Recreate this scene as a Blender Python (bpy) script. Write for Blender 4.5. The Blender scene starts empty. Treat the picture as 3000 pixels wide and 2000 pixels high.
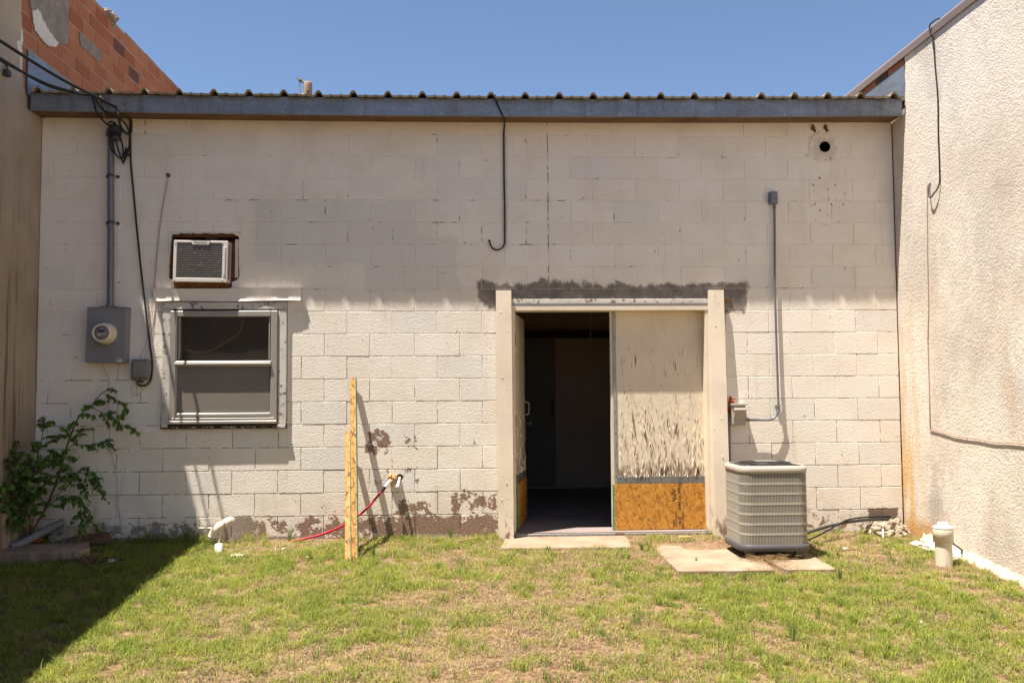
import bpy, math, random
import numpy as np
from mathutils import Vector, Matrix, Euler, noise as mnoise

rng = random.Random(7)
nr = np.random.RandomState(11)
scene = bpy.context.scene
COL = scene.collection

# ------------------------------------------------------------------ camera, sky, sun, exposure
yaw, pitch, roll = 0.0426, 0.0573, -0.0067
fw = Vector((math.sin(yaw) * math.cos(pitch), math.cos(yaw) * math.cos(pitch), math.sin(pitch)))
r0 = Vector((math.cos(yaw), -math.sin(yaw), 0)); u0 = r0.cross(fw)
cr, sr = math.cos(roll), math.sin(roll)
rt = r0 * cr + u0 * sr; up = u0 * cr - r0 * sr
cam = bpy.data.cameras.new('camera'); camo = bpy.data.objects.new('camera', cam); COL.objects.link(camo)
cam.sensor_width = 36; cam.lens = 2749.4 / 3000 * 36; cam.clip_end = 2000; cam.clip_start = 0.05
m = Matrix((rt, up, -fw)).transposed().to_4x4(); m.translation = (3.5654, -8.5157, 1.2646)
camo.matrix_world = m
scene.camera = camo

SUN = Vector((0.277, 0.165, -1.0)).normalized()          # direction the light travels
world = bpy.data.worlds.new('World'); scene.world = world; world.use_nodes = True
wn = world.node_tree; wn.nodes.clear()
sky = wn.nodes.new('ShaderNodeTexSky'); sky.sky_type = 'NISHITA'; sky.sun_disc = False
sky.sun_elevation = math.asin(-SUN.z); sky.sun_rotation = math.atan2(-SUN.x, -SUN.y) % (2 * math.pi)
sky.altitude = 2500; sky.air_density = 1.0; sky.dust_density = 0.3; sky.ozone_density = 1.1
bg = wn.nodes.new('ShaderNodeBackground'); bg.inputs['Strength'].default_value = 0.062
wo = wn.nodes.new('ShaderNodeOutputWorld')
wn.links.new(sky.outputs[0], bg.inputs[0]); wn.links.new(bg.outputs[0], wo.inputs[0])
sl = bpy.data.lights.new('sun', 'SUN'); sl.energy = 4.35; sl.angle = math.radians(0.53); sl.color = (1.0, 0.93, 0.825)
so = bpy.data.objects.new('sun', sl); COL.objects.link(so)
so.rotation_euler = SUN.to_track_quat('-Z', 'Y').to_euler(); so.location = (-5, -5, 20)
scene.view_settings.view_transform = 'Standard'; scene.view_settings.look = 'None'
scene.view_settings.gamma = 1; scene.view_settings.use_curve_mapping = False
scene.view_settings.exposure = 1.5
scene.cycles.max_bounces = 8; scene.cycles.diffuse_bounces = 5; scene.cycles.transparent_max_bounces = 12
scene.cycles.caustics_reflective = False; scene.cycles.caustics_refractive = False

# ------------------------------------------------------------------ node helper
class N:
    def __init__(s, name):
        s.m = bpy.data.materials.new(name); s.m.use_nodes = True
        s.t = s.m.node_tree; s.t.nodes.clear()
        s.o = s.t.nodes.new('ShaderNodeOutputMaterial')
        s._pos = None
    def new(s, k): return s.t.nodes.new(k)
    def link(s, a, b): s.t.links.new(a, b)
    def put(s, sock, v):
        if isinstance(v, bpy.types.NodeSocket): s.link(v, sock)
        elif isinstance(v, (tuple, list)) and sock.type == 'RGBA': sock.default_value = (v[0], v[1], v[2], 1)
        else: sock.default_value = v
    @property
    def pos(s):
        if s._pos is None: s._pos = s.new('ShaderNodeNewGeometry').outputs['Position']
        return s._pos
    def obj(s): return s.new('ShaderNodeTexCoord').outputs['Object']
    def rand(s): return s.new('ShaderNodeObjectInfo').outputs['Random']
    def attr(s, name):
        a = s.new('ShaderNodeAttribute'); a.attribute_name = name; return a.outputs['Color']
    def scale(s, v, sc, rot=(0, 0, 0)):
        n = s.new('ShaderNodeMapping'); s.link(v, n.inputs[0]); n.inputs['Scale'].default_value = sc
        n.inputs['Rotation'].default_value = rot; return n.outputs[0]
    def sep(s, v):
        n = s.new('ShaderNodeSeparateXYZ'); s.link(v, n.inputs[0]); return n.outputs
    def noise(s, v, scale, detail=4, rough=.55, col=False):
        n = s.new('ShaderNodeTexNoise'); s.link(v, n.inputs['Vector'])
        n.inputs['Scale'].default_value = scale; n.inputs['Detail'].default_value = detail
        n.inputs['Roughness'].default_value = rough
        return n.outputs['Color' if col else 'Fac']
    def voro(s, v, scale, feat='F1', out='Distance', rnd=1):
        n = s.new('ShaderNodeTexVoronoi'); n.feature = feat; s.link(v, n.inputs['Vector'])
        n.inputs['Scale'].default_value = scale; n.inputs['Randomness'].default_value = rnd
        return n.outputs[out]
    def math(s, op, a, b=0.0, c=0.0, clamp=False):
        n = s.new('ShaderNodeMath'); n.operation = op; n.use_clamp = clamp
        s.put(n.inputs[0], a); s.put(n.inputs[1], b); s.put(n.inputs[2], c); return n.outputs[0]
    def step(s, v, a, b):
        n = s.new('ShaderNodeMapRange'); n.interpolation_type = 'SMOOTHSTEP'
        s.put(n.inputs[0], v); n.inputs[1].default_value = a; n.inputs[2].default_value = b
        n.inputs[3].default_value = 0; n.inputs[4].default_value = 1; return n.outputs[0]
    def ramp(s, f, stops):
        n = s.new('ShaderNodeValToRGB'); s.put(n.inputs[0], f); e = n.color_ramp.elements
        while len(e) < len(stops): e.new(0.5)
        for q, (p, c) in zip(e, stops): q.position = p; q.color = (c[0], c[1], c[2], 1)
        return n.outputs[0]
    def mix(s, f, a, b, mode='MIX'):
        n = s.new('ShaderNodeMix'); n.data_type = 'RGBA'; n.blend_type = mode
        s.put(n.inputs[0], f); s.put(n.inputs[6], a); s.put(n.inputs[7], b); return n.outputs[2]
    def bump(s, h, dist, strength=1, nrm=None):
        n = s.new('ShaderNodeBump'); s.put(n.inputs['Height'], h); n.inputs['Distance'].default_value = dist
        n.inputs['Strength'].default_value = strength
        if nrm is not None: s.link(nrm, n.inputs['Normal'])
        return n.outputs[0]
    def box(s, xyz, x0, x1, z0, z1):          # signed distance-like value, negative inside
        dx = s.math('SUBTRACT', s.math('ABSOLUTE', s.math('SUBTRACT', xyz[0], (x0 + x1) / 2)), (x1 - x0) / 2)
        dz = s.math('SUBTRACT', s.math('ABSOLUTE', s.math('SUBTRACT', xyz[2], (z0 + z1) / 2)), (z1 - z0) / 2)
        return s.math('MAXIMUM', dx, dz)
    def out(s, col, rough=.8, metal=0, normal=None, spec=.3, trans=0):
        b = s.new('ShaderNodeBsdfPrincipled')
        s.put(b.inputs['Base Color'], col); s.put(b.inputs['Roughness'], rough); s.put(b.inputs['Metallic'], metal)
        b.inputs['Specular IOR Level'].default_value = spec
        if trans: b.inputs['Transmission Weight'].default_value = trans
        if normal is not None: s.link(normal, b.inputs['Normal'])
        s.link(b.outputs[0], s.o.inputs[0]); s.bsdf = b
        return s.m

def simple(name, c, rough=.6, metal=0, var=.15, sc=25, bump=.0006, spec=.3):
    n = N(name); p = n.pos
    f = n.noise(p, sc, 5, .6)
    f2 = n.noise(p, sc * .22, 3)
    col = n.ramp(n.math('ADD', n.math('MULTIPLY', f, .5), n.math('MULTIPLY', f2, .5)),
                 [(.3, tuple(x * (1 - var) for x in c)), (.7, tuple(min(1, x * (1 + var)) for x in c))])
    return n.out(col, rough, metal, n.bump(f, bump), spec)

# ------------------------------------------------------------------ materials
def wall_paint(name, mortar=False):
    n = N(name); p = n.pos; xyz = n.sep(p); x, y, z = xyz
    fine = n.noise(p, 210, 3, .6); med = n.noise(p, 70, 4, .6); big = n.noise(p, 2.1, 4, .6); mid = n.noise(p, 9, 8, .68)
    speck = n.noise(p, 130, 2, .5)
    base = n.ramp(big, [(.30, (.745, .665, .565)), (.5, (.81, .74, .65)), (.72, (.83, .775, .70))])
    if not mortar:
        rnd = n.rand()
        base = n.mix(n.math('MULTIPLY', n.step(rnd, .75, 1.0), .45), base, (.68, .66, .63))
        base = n.mix(n.math('MULTIPLY', n.step(rnd, .25, .0), .45), base, (.74, .665, .56))
    # greyer repainted patch between window and door, upper wall
    gp = n.math('MINIMUM', n.box(xyz, 1.6, 3.05, 2.45, 3.05), n.box(xyz, 2.6, 3.45, 2.2, 2.72))
    gp = n.step(n.math('ADD', gp, n.math('MULTIPLY', n.math('SUBTRACT', n.noise(p, 5, 3), .5), .16)), .02, -.03)
    base = n.mix(n.math('MULTIPLY', gp, .45), base, (.60, .575, .545))
    # faint tan grime, drip stains
    st = n.noise(n.scale(p, (7, 7, 1.1)), 1.0, 5, .65)
    base = n.mix(n.math('MULTIPLY', n.step(st, .56, .78), .35), base, (.42, .34, .26))
    base = n.mix(n.math('MULTIPLY', n.step(mid, .58, .75), .28), base, (.45, .36, .27))
    lowg = n.math('MULTIPLY', n.step(z, .75, .0), n.step(n.noise(p, 5, 6, .7), .35, .7))
    base = n.mix(n.math('MULTIPLY', lowg, .5), base, (.50, .40, .30))
    # small pits with dirt
    base = n.mix(n.math('MULTIPLY', n.step(speck, .69, .76), .55), base, (.20, .15, .11))
    # peeled paint low on the wall
    bias = n.math('MULTIPLY', n.step(z, .235, .12), .07)
    for (x0, x1, z0, z1, a) in [(2.05, 2.7, -.05, .205, .12), (2.7, 3.8, -.05, .205, .19), (1.45, 2.1, -.05, .19, .09), (1.5, 2.5, .2, .42, .035), (3.35, 3.8, .22, .40, .17), (2.86, 3.2, .21, .34, .2), (2.58, 2.84, .74, .97, .18),
                                (2.95, 3.08, .78, .92, .15), (3.25, 3.62, .78, .95, .07), (2.65, 3.1, .42, .66, .09), (.15, 1.45, -.05, .16, .10),
                                (6.4, 7.4, -.05, .17, .03), (.8, 1.3, .2, .4, .04), (2.2, 2.6, .22, .4, .03), (1.35, 1.62, -.05, .22, .2)]:
        bb = n.step(n.box(xyz, x0, x1, z0, z1), .04, -.05)
        bias = n.math('ADD', bias, n.math('MULTIPLY', bb, a))
    pn = n.math('ADD', n.noise(p, 11, 10, .72), bias)
    peel = n.step(pn, .645, .668)
    pc = n.ramp(n.noise(p, 60, 5, .7), [(.3, (.185, .115, .082)), (.55, (.275, .178, .132)), (.72, (.40, .29, .225))])
    pc = n.mix(n.step(x, 1.75, 1.35), pc, n.ramp(n.noise(p, 50, 5, .7), [(.3, (.25, .205, .18)), (.7, (.38, .32, .285))]))
    base = n.mix(peel, base, pc)
    # brown rot stains right bottom
    rs = n.math('MULTIPLY', n.step(n.box(xyz, 6.3, 7.6, -.1, .22), .06, -.08), n.step(n.noise(p, 14, 8, .7), .5, .66))
    base = n.mix(n.math('MULTIPLY', rs, .7), base, (.20, .12, .085))
    cs = n.step(n.math('ADD', n.math('ABSOLUTE', n.math('SUBTRACT', x, 3.872)), n.math('MULTIPLY', n.noise(p, 9, 5, .7), .07)), .075, .025)
    cs = n.math('MULTIPLY', cs, n.step(n.box(xyz, 3.7, 4.0, 2.62, 3.68), .05, -.05))
    base = n.mix(n.math('MULTIPLY', cs, .5), base, (.16, .13, .11))
    dr = n.math('MULTIPLY', n.step(n.noise(n.scale(p, (34, 1, 2.2)), 1.0, 6, .7), .62, .74), n.step(n.noise(p, 2.6, 4, .6), .46, .66))
    base = n.mix(n.math('MULTIPLY', dr, .42), base, (.27, .20, .15))
    sp = n.math('MULTIPLY', n.step(n.noise(p, 17, 3, .5), .70, .74), n.step(n.noise(p, 55, 4, .7), .45, .6))
    base = n.mix(n.math('MULTIPLY', sp, .5), base, (.20, .14, .10))
    for (sx_, sz_, sr_) in [(.70, 3.66, .05), (.24, 3.46, .04), (2.18, 3.66, .035), (1.66, 3.1, .03), (5.55, 3.66, .04), (7.30, 3.42, .04), (1.35, 2.02, .03), (.62, 1.2, .05), (3.02, 3.05, .03), (2.9, 2.8, .03), (.36, 3.12, .045)]:
        sm_ = n.step(n.math('ADD', n.box(xyz, sx_ - sr_, sx_ + sr_, sz_ - sr_ * 1.4, sz_ + sr_ * .4), n.math('MULTIPLY', n.math('SUBTRACT', n.noise(n.scale(p, (1, 1, .5)), 20, 7, .75), .36), .30)), .01, -.045)
        base = n.mix(n.math('MULTIPLY', sm_, .55), base, (.17, .12, .085))
    # cement smear over the door
    d = n.math('MINIMUM', n.box(xyz, 3.62, 6.10, 2.06, 2.30), n.math('MINIMUM', n.box(xyz, 3.62, 3.95, 2.03, 2.30), n.box(xyz, 5.8, 6.10, 1.98, 2.28)))
    rag = n.math('ADD', n.math('MULTIPLY', n.math('SUBTRACT', n.noise(n.scale(p, (1, 1, .7)), 3.2, 9, .66), .5), .44),
                 n.math('MULTIPLY', n.math('SUBTRACT', n.noise(p, 45, 5, .7), .5), .07))
    sm = n.math('MULTIPLY', n.step(n.math('ADD', d, rag), .012, -.035), n.step(n.noise(p, 30, 6, .75), .22, .36))
    sc = n.ramp(n.noise(p, 8, 7, .7), [(.3, (.15, .125, .105)), (.5, (.215, .185, .16)), (.72, (.33, .285, .245))])
    base = n.mix(sm, base, sc)
    # mortar patch at the bottom right corner
    d2 = n.math('ADD', n.box(xyz, 7.18, 7.45, .10, .215), n.math('MULTIPLY', n.math('SUBTRACT', n.noise(p, 14, 6, .7), .5), .12))
    base = n.mix(n.step(d2, .01, -.01), base, (.17, .125, .095))
    # insect marks under the vent
    bm = n.math('MULTIPLY', n.step(n.box(xyz, 6.70, 7.06, 2.80, 3.48), .03, -.05), n.step(n.noise(n.scale(p, (1, 1, .6)), 34, 2, .4), .655, .69))
    base = n.mix(bm, base, (.10, .055, .02))
    vs = n.math('ADD', n.box(xyz, 6.74, 6.98, 3.42, 3.66), n.math('MULTIPLY', n.math('SUBTRACT', n.noise(p, 18, 6, .7), .5), .2))
    base = n.mix(n.math('MULTIPLY', n.step(vs, .02, -.06), .45), base, (.42, .33, .24))
    if mortar:
        base = n.mix(n.math('MULTIPLY', n.step(z, 2.1, 2.3), .5), base, (.84, .79, .73))
        ck = n.noise(n.scale(p, (1, 1, 1)), 6, 6, .7)
        low = n.step(z, 2.75, .6)
        thr = n.math('ADD', ck, n.math('MULTIPLY', low, .15))
        thr = n.math('ADD', thr, n.math('MULTIPLY', n.step(n.box(xyz, 1.3, 4.4, 2.6, 3.08), .1, -.1), .07))
        thr = n.math('ADD', thr, n.math('MULTIPLY', n.math('MULTIPLY', n.step(n.math('ABSOLUTE', n.math('SUBTRACT', x, 4.267)), .014, .009), n.step(z, 2.2, 2.4)), .13))
        cr_ = n.step(thr, .60, .65)
        base = n.mix(n.math('MULTIPLY', cr_, .75), base, (.075, .052, .038))
    h = n.math('ADD', n.math('MULTIPLY', med, .75), n.math('MULTIPLY', fine, .25))
    pits = n.math('MULTIPLY', n.step(n.noise(p, 95, 2, .5), .62, .72), -.5)
    h = n.math('ADD', h, pits)
    nm = n.bump(n.noise(p, 45, 3, .6), .0032, .5); nm = n.bump(h, .0055, 1, nm)
    nm = n.bump(n.math('MULTIPLY', peel, -1), .0015, .6, nm)
    nm = n.bump(mid, .004, .2, nm)
    return n.out(base, .85, 0, nm, .2)

M = {}
M['block'] = wall_paint('painted_block'); M['mortar'] = wall_paint('painted_mortar', True)

def stucco_right():
    n = N('cream_stucco'); p = n.pos; xyz = n.sep(p); x, y, z = xyz
    big = n.noise(p, .9, 5, .6); mid = n.noise(p, 5, 6, .65); rough = n.noise(p, 52, 3, .6); rough2 = n.noise(p, 130, 2, .5)
    base = n.ramp(big, [(.3, (.61, .525, .43)), (.5, (.72, .645, .55)), (.7, (.77, .71, .63))])
    gr = n.noise(n.scale(p, (1, 1.1, .85)), 1.5, 6, .68)
    base = n.mix(n.math('MULTIPLY', n.step(gr, .45, .66), .5), base, (.50, .45, .41))
    tan = n.noise(n.scale(p, (1, 1.5, .6)), 1.4, 5, .65)
    base = n.mix(n.math('MULTIPLY', n.step(tan, .53, .7), .45), base, (.56, .40, .25))
    # ochre streak beside the corner, getting stronger low down
    oc = n.math('MULTIPLY', n.step(y, -.50, -.12), n.step(z, 2.6, .2))
    oc = n.math('MULTIPLY', oc, n.step(n.noise(n.scale(p, (1, 6, .8)), 1.6, 4), .35, .6))
    base = n.mix(n.math('MULTIPLY', oc, .85), base, (.60, .35, .11))
    gs = n.math('MULTIPLY', n.step(n.math('ABSOLUTE', n.math('ADD', y, .62)), .26, .05), n.step(z, .95, .25))
    gs = n.math('MULTIPLY', gs, n.step(n.noise(p, 4.5, 6, .65), .36, .56))
    base = n.mix(n.math('MULTIPLY', gs, .75), base, (.34, .295, .27))
    blt = n.math('MULTIPLY', n.step(n.noise(n.scale(p, (1, 1, .7)), 2.6, 7, .7), .50, .66), n.step(z, 4.4, 1.5))
    base = n.mix(n.math('MULTIPLY', blt, .45), base, (.52, .42, .33))
    oc2 = n.math('MULTIPLY', n.step(n.math('ABSOLUTE', n.math('ADD', y, .3)), .5, .1), n.step(z, .22, .05))
    base = n.mix(n.math('MULTIPLY', oc2, .85), base, (.48, .25, .08))
    pit = n.step(n.noise(p, 48, 3, .6), .63, .72)
    base = n.mix(n.math('MULTIPLY', pit, .6), base, (.24, .18, .13))
    pt2 = n.math('MULTIPLY', n.step(n.noise(p, 26, 5, .7), .64, .70), n.step(n.noise(p, 2.2, 3), .42, .6))
    base = n.mix(n.math('MULTIPLY', pt2, .55), base, (.20, .15, .11))
    h = n.math('ADD', rough, n.math('MULTIPLY', rough2, .6)); h = n.math('SUBTRACT', h, n.math('MULTIPLY', pit, .5))
    nm = n.bump(h, .010, .8); nm = n.bump(mid, .03, .25, nm)
    return n.out(base, .9, 0, nm, .15)
M['stucco_r'] = stucco_right()

def stucco_left():
    n = N('brown_stucco'); p = n.pos; xyz = n.sep(p); x, y, z = xyz
    big = n.noise(p, 1.3, 5, .6); st = n.noise(n.scale(p, (1, 9, .5)), 1.0, 5, .62)
    base = n.ramp(big, [(.3, (.30, .23, .165)), (.55, (.40, .315, .235)), (.75, (.46, .38, .31))])
    base = n.mix(n.math('MULTIPLY', n.math('MULTIPLY', n.step(st, .47, .62), n.step(z, 3.7, 1.9)), .85), base, (.10, .08, .068))
    base = n.mix(n.step(n.noise(p, 13, 7, .7), .66, .69), base, (.46, .42, .38))
    h = n.noise(p, 50, 5, .6)
    nm = n.bump(h, .004, .5); nm = n.bump(n.noise(p, 3, 3), .03, .3, nm)
    return n.out(base, .9, 0, nm, .15)
M['stucco_l'] = stucco_left()

def clay():
    n = N('clay_tile'); p = n.pos; xyz = n.sep(p)
    r = n.rand()
    base = n.ramp(r, [(0, (.36, .11, .055)), (.3, (.47, .18, .095)), (.6, (.50, .22, .12)), (.94, (.43, .15, .085)), (.965, (.20, .10, .085)), (1, (.14, .07, .065))])
    rb = n.math('SINE', n.math('MULTIPLY', xyz[2], 2 * math.pi / .0155))
    base = n.mix(n.math('MULTIPLY', n.step(n.noise(n.scale(p, (1, 2, 4)), 6, 6, .65), .58, .74), .6), base, (.55, .36, .24))
    base = n.mix(n.math('MULTIPLY', n.step(n.noise(p, 9, 4, .6), .55, .75), .45), base, (.22, .08, .05))
    base = n.mix(n.math('MULTIPLY', n.step(rb, -.3, -.9), .4), base, (.20, .06, .035))
    nm = n.bump(rb, .004, .7); nm = n.bump(n.noise(p, 60, 4), .003, .4, nm)
    return n.out(base, .85, 0, nm, .2)
M['clay'] = clay()
M['claymortar'] = simple('tan_mortar', (.40, .31, .23), .9, 0, .3, 30, .004)
M['plaster'] = simple('grey_plaster', (.24, .20, .175), .95, 0, .35, 40, .005)
M['whiteplaster'] = simple('white_plaster', (.62, .57, .53), .9, 0, .12, 30, .003)

def galv():
    n = N('galvanised_steel'); p = n.pos; xyz = n.sep(p)
    v = n.voro(n.scale(p, (1, 1, 1)), 70, 'F1', 'Color'); f = n.sep(v)[0]
    big = n.noise(n.scale(p, (1.2, 1, 3)), 2.2, 5, .65)
    base = n.ramp(big, [(.3, (.16, .175, .20)), (.55, (.22, .245, .285)), (.75, (.30, .335, .385))])
    base = n.mix(.22, base, n.ramp(f, [(0, (.12, .14, .17)), (1, (.40, .43, .47))]))
    st = n.noise(n.scale(p, (10, 1, 1)), 1.5, 6, .7)
    base = n.mix(n.math('MULTIPLY', n.step(st, .5, .72), .6), base, (.13, .115, .095))
    return n.out(base, n.ramp(big, [(.3, (.6,) * 3), (.7, (.42,) * 3)]), .45, n.bump(n.noise(p, 3, 2), .01, .25), .4)
M['galv'] = galv()

def wood(name, c1, c2, axis=(1.2, 14, 14), rough=.8, bump=.002):
    n = N(name); p = n.pos
    f = n.noise(n.scale(p, axis), 3, 7, .68); g = n.noise(p, 3, 4)
    col = n.ramp(f, [(.32, c1), (.5, tuple((a + b) / 2 for a, b in zip(c1, c2))), (.68, c2)])
    col = n.mix(n.math('MULTIPLY', n.step(g, .5, .7), .5), col, c1)
    return n.out(col, rough, 0, n.bump(f, bump, .7), .2)
M['soffit'] = wood('weathered_soffit_wood', (.055, .03, .018), (.26, .155, .085), (1.0, 22, 22))
M['darkwood'] = wood('dark_wood', (.03, .02, .014), (.10, .065, .042))
M['brownwood'] = wood('brown_wood', (.09, .05, .032), (.22, .135, .09))

def roofm():
    n = N('tan_roof_metal'); p = n.pos
    f = n.noise(p, 6, 6, .65); g = n.noise(p, 60, 3)
    col = n.ramp(f, [(.3, (.22, .175, .10)), (.55, (.31, .255, .165)), (.75, (.38, .325, .23))])
    col = n.mix(n.math('MULTIPLY', n.step(g, .5, .7), .3), col, (.12, .09, .05))
    return n.out(col, .55, .1, n.bump(f, .002, .3), .3)
M['roof'] = roofm()
M['trim_brown'] = simple('brown_metal_trim', (.24, .18, .15), .45, .15, .08, 6, .0004)

def cream(name, peel=False, c=(.66, .54, .40)):
    n = N(name); p = n.pos; xyz = n.sep(p)
    big = n.noise(p, 2.5, 4, .6)
    base = n.ramp(big, [(.3, tuple(a * .9 for a in c)), (.7, tuple(min(1, a * 1.08) for a in c))])
    gr = n.noise(n.scale(p, (6, 6, 1.2)), 2, 6, .7)
    base = n.mix(n.math('MULTIPLY', n.step(gr, .56, .76), .4), base, (.40, .28, .17))
    base = n.mix(n.math('MULTIPLY', n.math('MULTIPLY', n.step(xyz[2], .30, .02), n.step(n.noise(n.scale(p, (9, 9, 3)), 2, 7, .7), .50, .56)), .9), base, (.16, .10, .065))
    base = n.mix(n.step(n.noise(p, 28, 4, .6), .70, .72), base, (.25, .17, .11))
    f = n.noise(n.scale(p, (18, 18, 2.2)), 2, 6, .65)
    if peel:
        bw = n.math('MULTIPLY', n.step(xyz[2], .66, .53), n.step(n.noise(n.scale(p, (22, 22, 5)), 1.5, 7, .7), .47, .55))
        base = n.mix(n.math('MULTIPLY', bw, .85), base, n.ramp(n.noise(n.scale(p, (60, 60, 4)), 1, 4), [(.3, (.10, .055, .035)), (.7, (.27, .17, .11))]))
        sg = n.math('MULTIPLY', n.step(n.noise(n.scale(p, (16, 16, 1.3)), 2, 7, .7), .60, .68), n.step(xyz[2], 1.7, .9))
        base = n.mix(n.math('MULTIPLY', sg, .5), base, (.33, .25, .17))
    nm = n.bump(f, .003 if not peel else .006, .5)
    nm = n.bump(n.noise(p, 22, 4, .6), .004 if peel else .001, .5, nm)
    return n.out(base, .6, 0, nm, .3)
M['cream'] = cream('cream_paint', False, (.69, .595, .47)); M['creampeel'] = cream('peeling_cream_paint', True, (.70, .60, .455))
M['weatherwhite'] = None
def weathered():
    n = N('weathered_white_paint'); p = n.pos
    f = n.noise(n.scale(p, (14, 14, 14)), 1.5, 8, .72)
    base = n.ramp(n.noise(p, 4, 5), [(.3, (.50, .46, .41)), (.7, (.62, .58, .53))])
    base = n.mix(n.step(f, .57, .60), base, n.ramp(n.noise(p, 50, 4), [(.3, (.10, .07, .05)), (.7, (.26, .20, .16))]))
    return n.out(base, .75, 0, n.bump(f, .003, .6), .2)
M['weatherwhite'] = weathered()

def osb(name, c, k=1.0):
    n = N(name); p = n.pos
    cols = None
    for i, rot in enumerate([0.3, 1.45, -0.75, 2.3, 0.9, -1.2]):
        v = n.scale(n.scale(p, (1, 1, 1), (0, rot, 0)), (22, 9, 62))
        d = n.new('ShaderNodeVectorMath'); d.operation = 'ADD'
        n.link(v, d.inputs[0]); n.put(d.inputs[1], n.scale(n.noise(p, 7, 3, .6, True), (1.6, 1.6, 1.6)) if False else (0, 0, 0)); d.inputs[1].default_value = (i * 7.3, i * 3.1, i * 5.7)
        vv = n.voro(d.outputs[0], 1.0, 'F1', 'Color'); f = n.sep(vv)
        c1 = n.ramp(f[0], [(0, tuple(a * (1 - .5 * k) for a in c)), (.3, tuple(a * (1 - .12 * k) for a in c)), (.8, tuple(a * (1 + .08 * k) for a in c)), (1, (min(1, c[0] * 1.2), min(1, c[1] * 1.3), c[2] * 1.6))])
        cols = c1 if cols is None else n.mix(n.step(f[1], .45, .55), cols, c1)
        if i == 0: hh = f[0]
    cols = n.mix(n.math('MULTIPLY', n.step(n.noise(n.scale(p, (1, 1, 1)), 16, 6, .7), .45, .68), .3 + .4 * (k - 1)), cols, tuple(a * .55 for a in c))
    return n.out(cols, .65, 0, n.bump(hh, .0015, .5), .3)
M['osb'] = osb('orange_osb', (.54, .245, .04)); M['osbpale'] = osb('pale_osb', (.44, .21, .055), 1.7)
M['green'] = simple('green_edge_paint', (.05, .24, .17), .7, 0, .25, 40)
M['steel'] = simple('grey_steel_strip', (.30, .30, .29), .45, .5, .2, 18, .0008)
M['steeldark'] = simple('dull_steel_strip', (.20, .19, .175), .5, .3, .3, 14, .0008)
M['alu'] = simple('mill_aluminium', (.345, .315, .28), .45, .25, .1, 15, .0005)
M['meterbox'] = simple('grey_enclosure_paint', (.215, .215, .235), .5, 0, .1, 5, .0005)
M['boxgrey'] = simple('grey_green_plastic', (.19, .195, .18), .55, 0, .1, 8, .0005)
M['conduit'] = simple('conduit_grey', (.16, .168, .185), .42, .4, .15, 12, .0004)
M['pvcgrey'] = simple('grey_pvc', (.21, .20, .20), .5, 0, .1, 12)
M['pvc'] = simple('aged_white_pvc', (.66, .58, .46), .45, 0, .1, 14, .0005)
M['pvcwhite'] = simple('white_pvc', (.74, .70, .64), .4, 0, .08, 14, .0005)
M['black'] = simple('black_rubber', (.018, .017, .017), .6, 0, .3, 20)
M['metaldark'] = simple('dark_cast_metal', (.06, .058, .058), .55, .3, .3, 20)
M['copper'] = simple('tarnished_wire', (.42, .27, .20), .6, .1, .2, 20)
M['whitewire'] = simple('white_wire', (.55, .52, .5), .6)
M['red'] = simple('red_tubing', (.42, .022, .04), .35, 0, .12, 8, .0003)
M['orange'] = simple('rusty_orange_scrap', (.42, .075, .015), .6, 0, .35, 30)
M['blue'] = simple('blue_plastic', (.06, .16, .36), .5)
M['foam'] = simple('tan_spray_foam', (.47, .27, .12), .9, 0, .3, 50, .006)
M['white'] = simple('white_metal_paint', (.74, .68, .61), .45, 0, .06, 5, .0008)
M['acwhite'] = simple('off_white_enamel', (.60, .565, .53), .4, 0, .1, 12, .0004)
M['rust'] = simple('rusty_steel', (.15, .055, .02), .85, 0, .7, 26, .004)
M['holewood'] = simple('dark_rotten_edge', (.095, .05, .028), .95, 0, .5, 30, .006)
M['coil'] = simple('dark_coil_fins', (.15, .132, .118), .6, .3, .1, 30)
M['meterface'] = simple('meter_face', (.20, .19, .19), .3)
M['lcd'] = simple('dark_display', (.02, .022, .022), .25)
M['label'] = simple('white_label', (.65, .65, .65), .5)
M['meterbody'] = simple('cream_meter_plastic', (.64, .56, .44), .35, 0, .05, 6, .0002)
M['ink'] = simple('faded_print_ink', (.10, .062, .03), .8)
M['inkgrey'] = simple('grey_lettering', (.17, .17, .16), .5)
M['conc'] = None
def concrete():
    n = N('sandy_concrete'); p = n.pos
    f = n.noise(p, 4, 7, .65); g = n.noise(p, 150, 3)
    col = n.ramp(f, [(.28, (.21, .145, .095)), (.5, (.30, .22, .155)), (.72, (.36, .28, .21))])
    col = n.mix(n.math('MULTIPLY', n.step(n.noise(p, 32, 4, .6), .60, .68), .55), col, (.20, .13, .08))
    col = n.mix(n.math('MULTIPLY', n.step(g, .62, .72), .3), col, (.15, .11, .08))
    return n.out(col, .9, 0, n.bump(g, .002, .6, n.bump(f, .01, .3)), .15)
M['conc'] = concrete()
M['rubble'] = simple('pale_rubble', (.33, .265, .20), .95, 0, .3, 25, .008)
M['whitestone'] = simple('white_foam_stone', (.50, .445, .375), .95, 0, .2, 25, .008)
M['dirtmound'] = simple('dark_soil', (.115, .066, .042), 1, 0, .5, 40, .012)
M['acbeige'] = simple('beige_enamel', (.40, .36, .30), .42, 0, .07, 6, .0003)
M['aclouver'] = simple('grey_beige_louver', (.30, .272, .228), .45, 0, .08, 9, .0003)
M['acdark'] = simple('dark_coil_behind_louvers', (.11, .098, .08), .8)
M['acbase'] = simple('charcoal_base_pan', (.085, .08, .085), .5, 0, .15, 10)
M['fangrille'] = simple('black_fan_grille', (.03, .028, .028), .5)
M['brass'] = simple('brass_hinge', (.24, .17, .08), .5, .4, .3, 30)
M['inwall'] = simple('interior_brown_panel', (.42, .31, .235), .8, 0, .15, 3)
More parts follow.
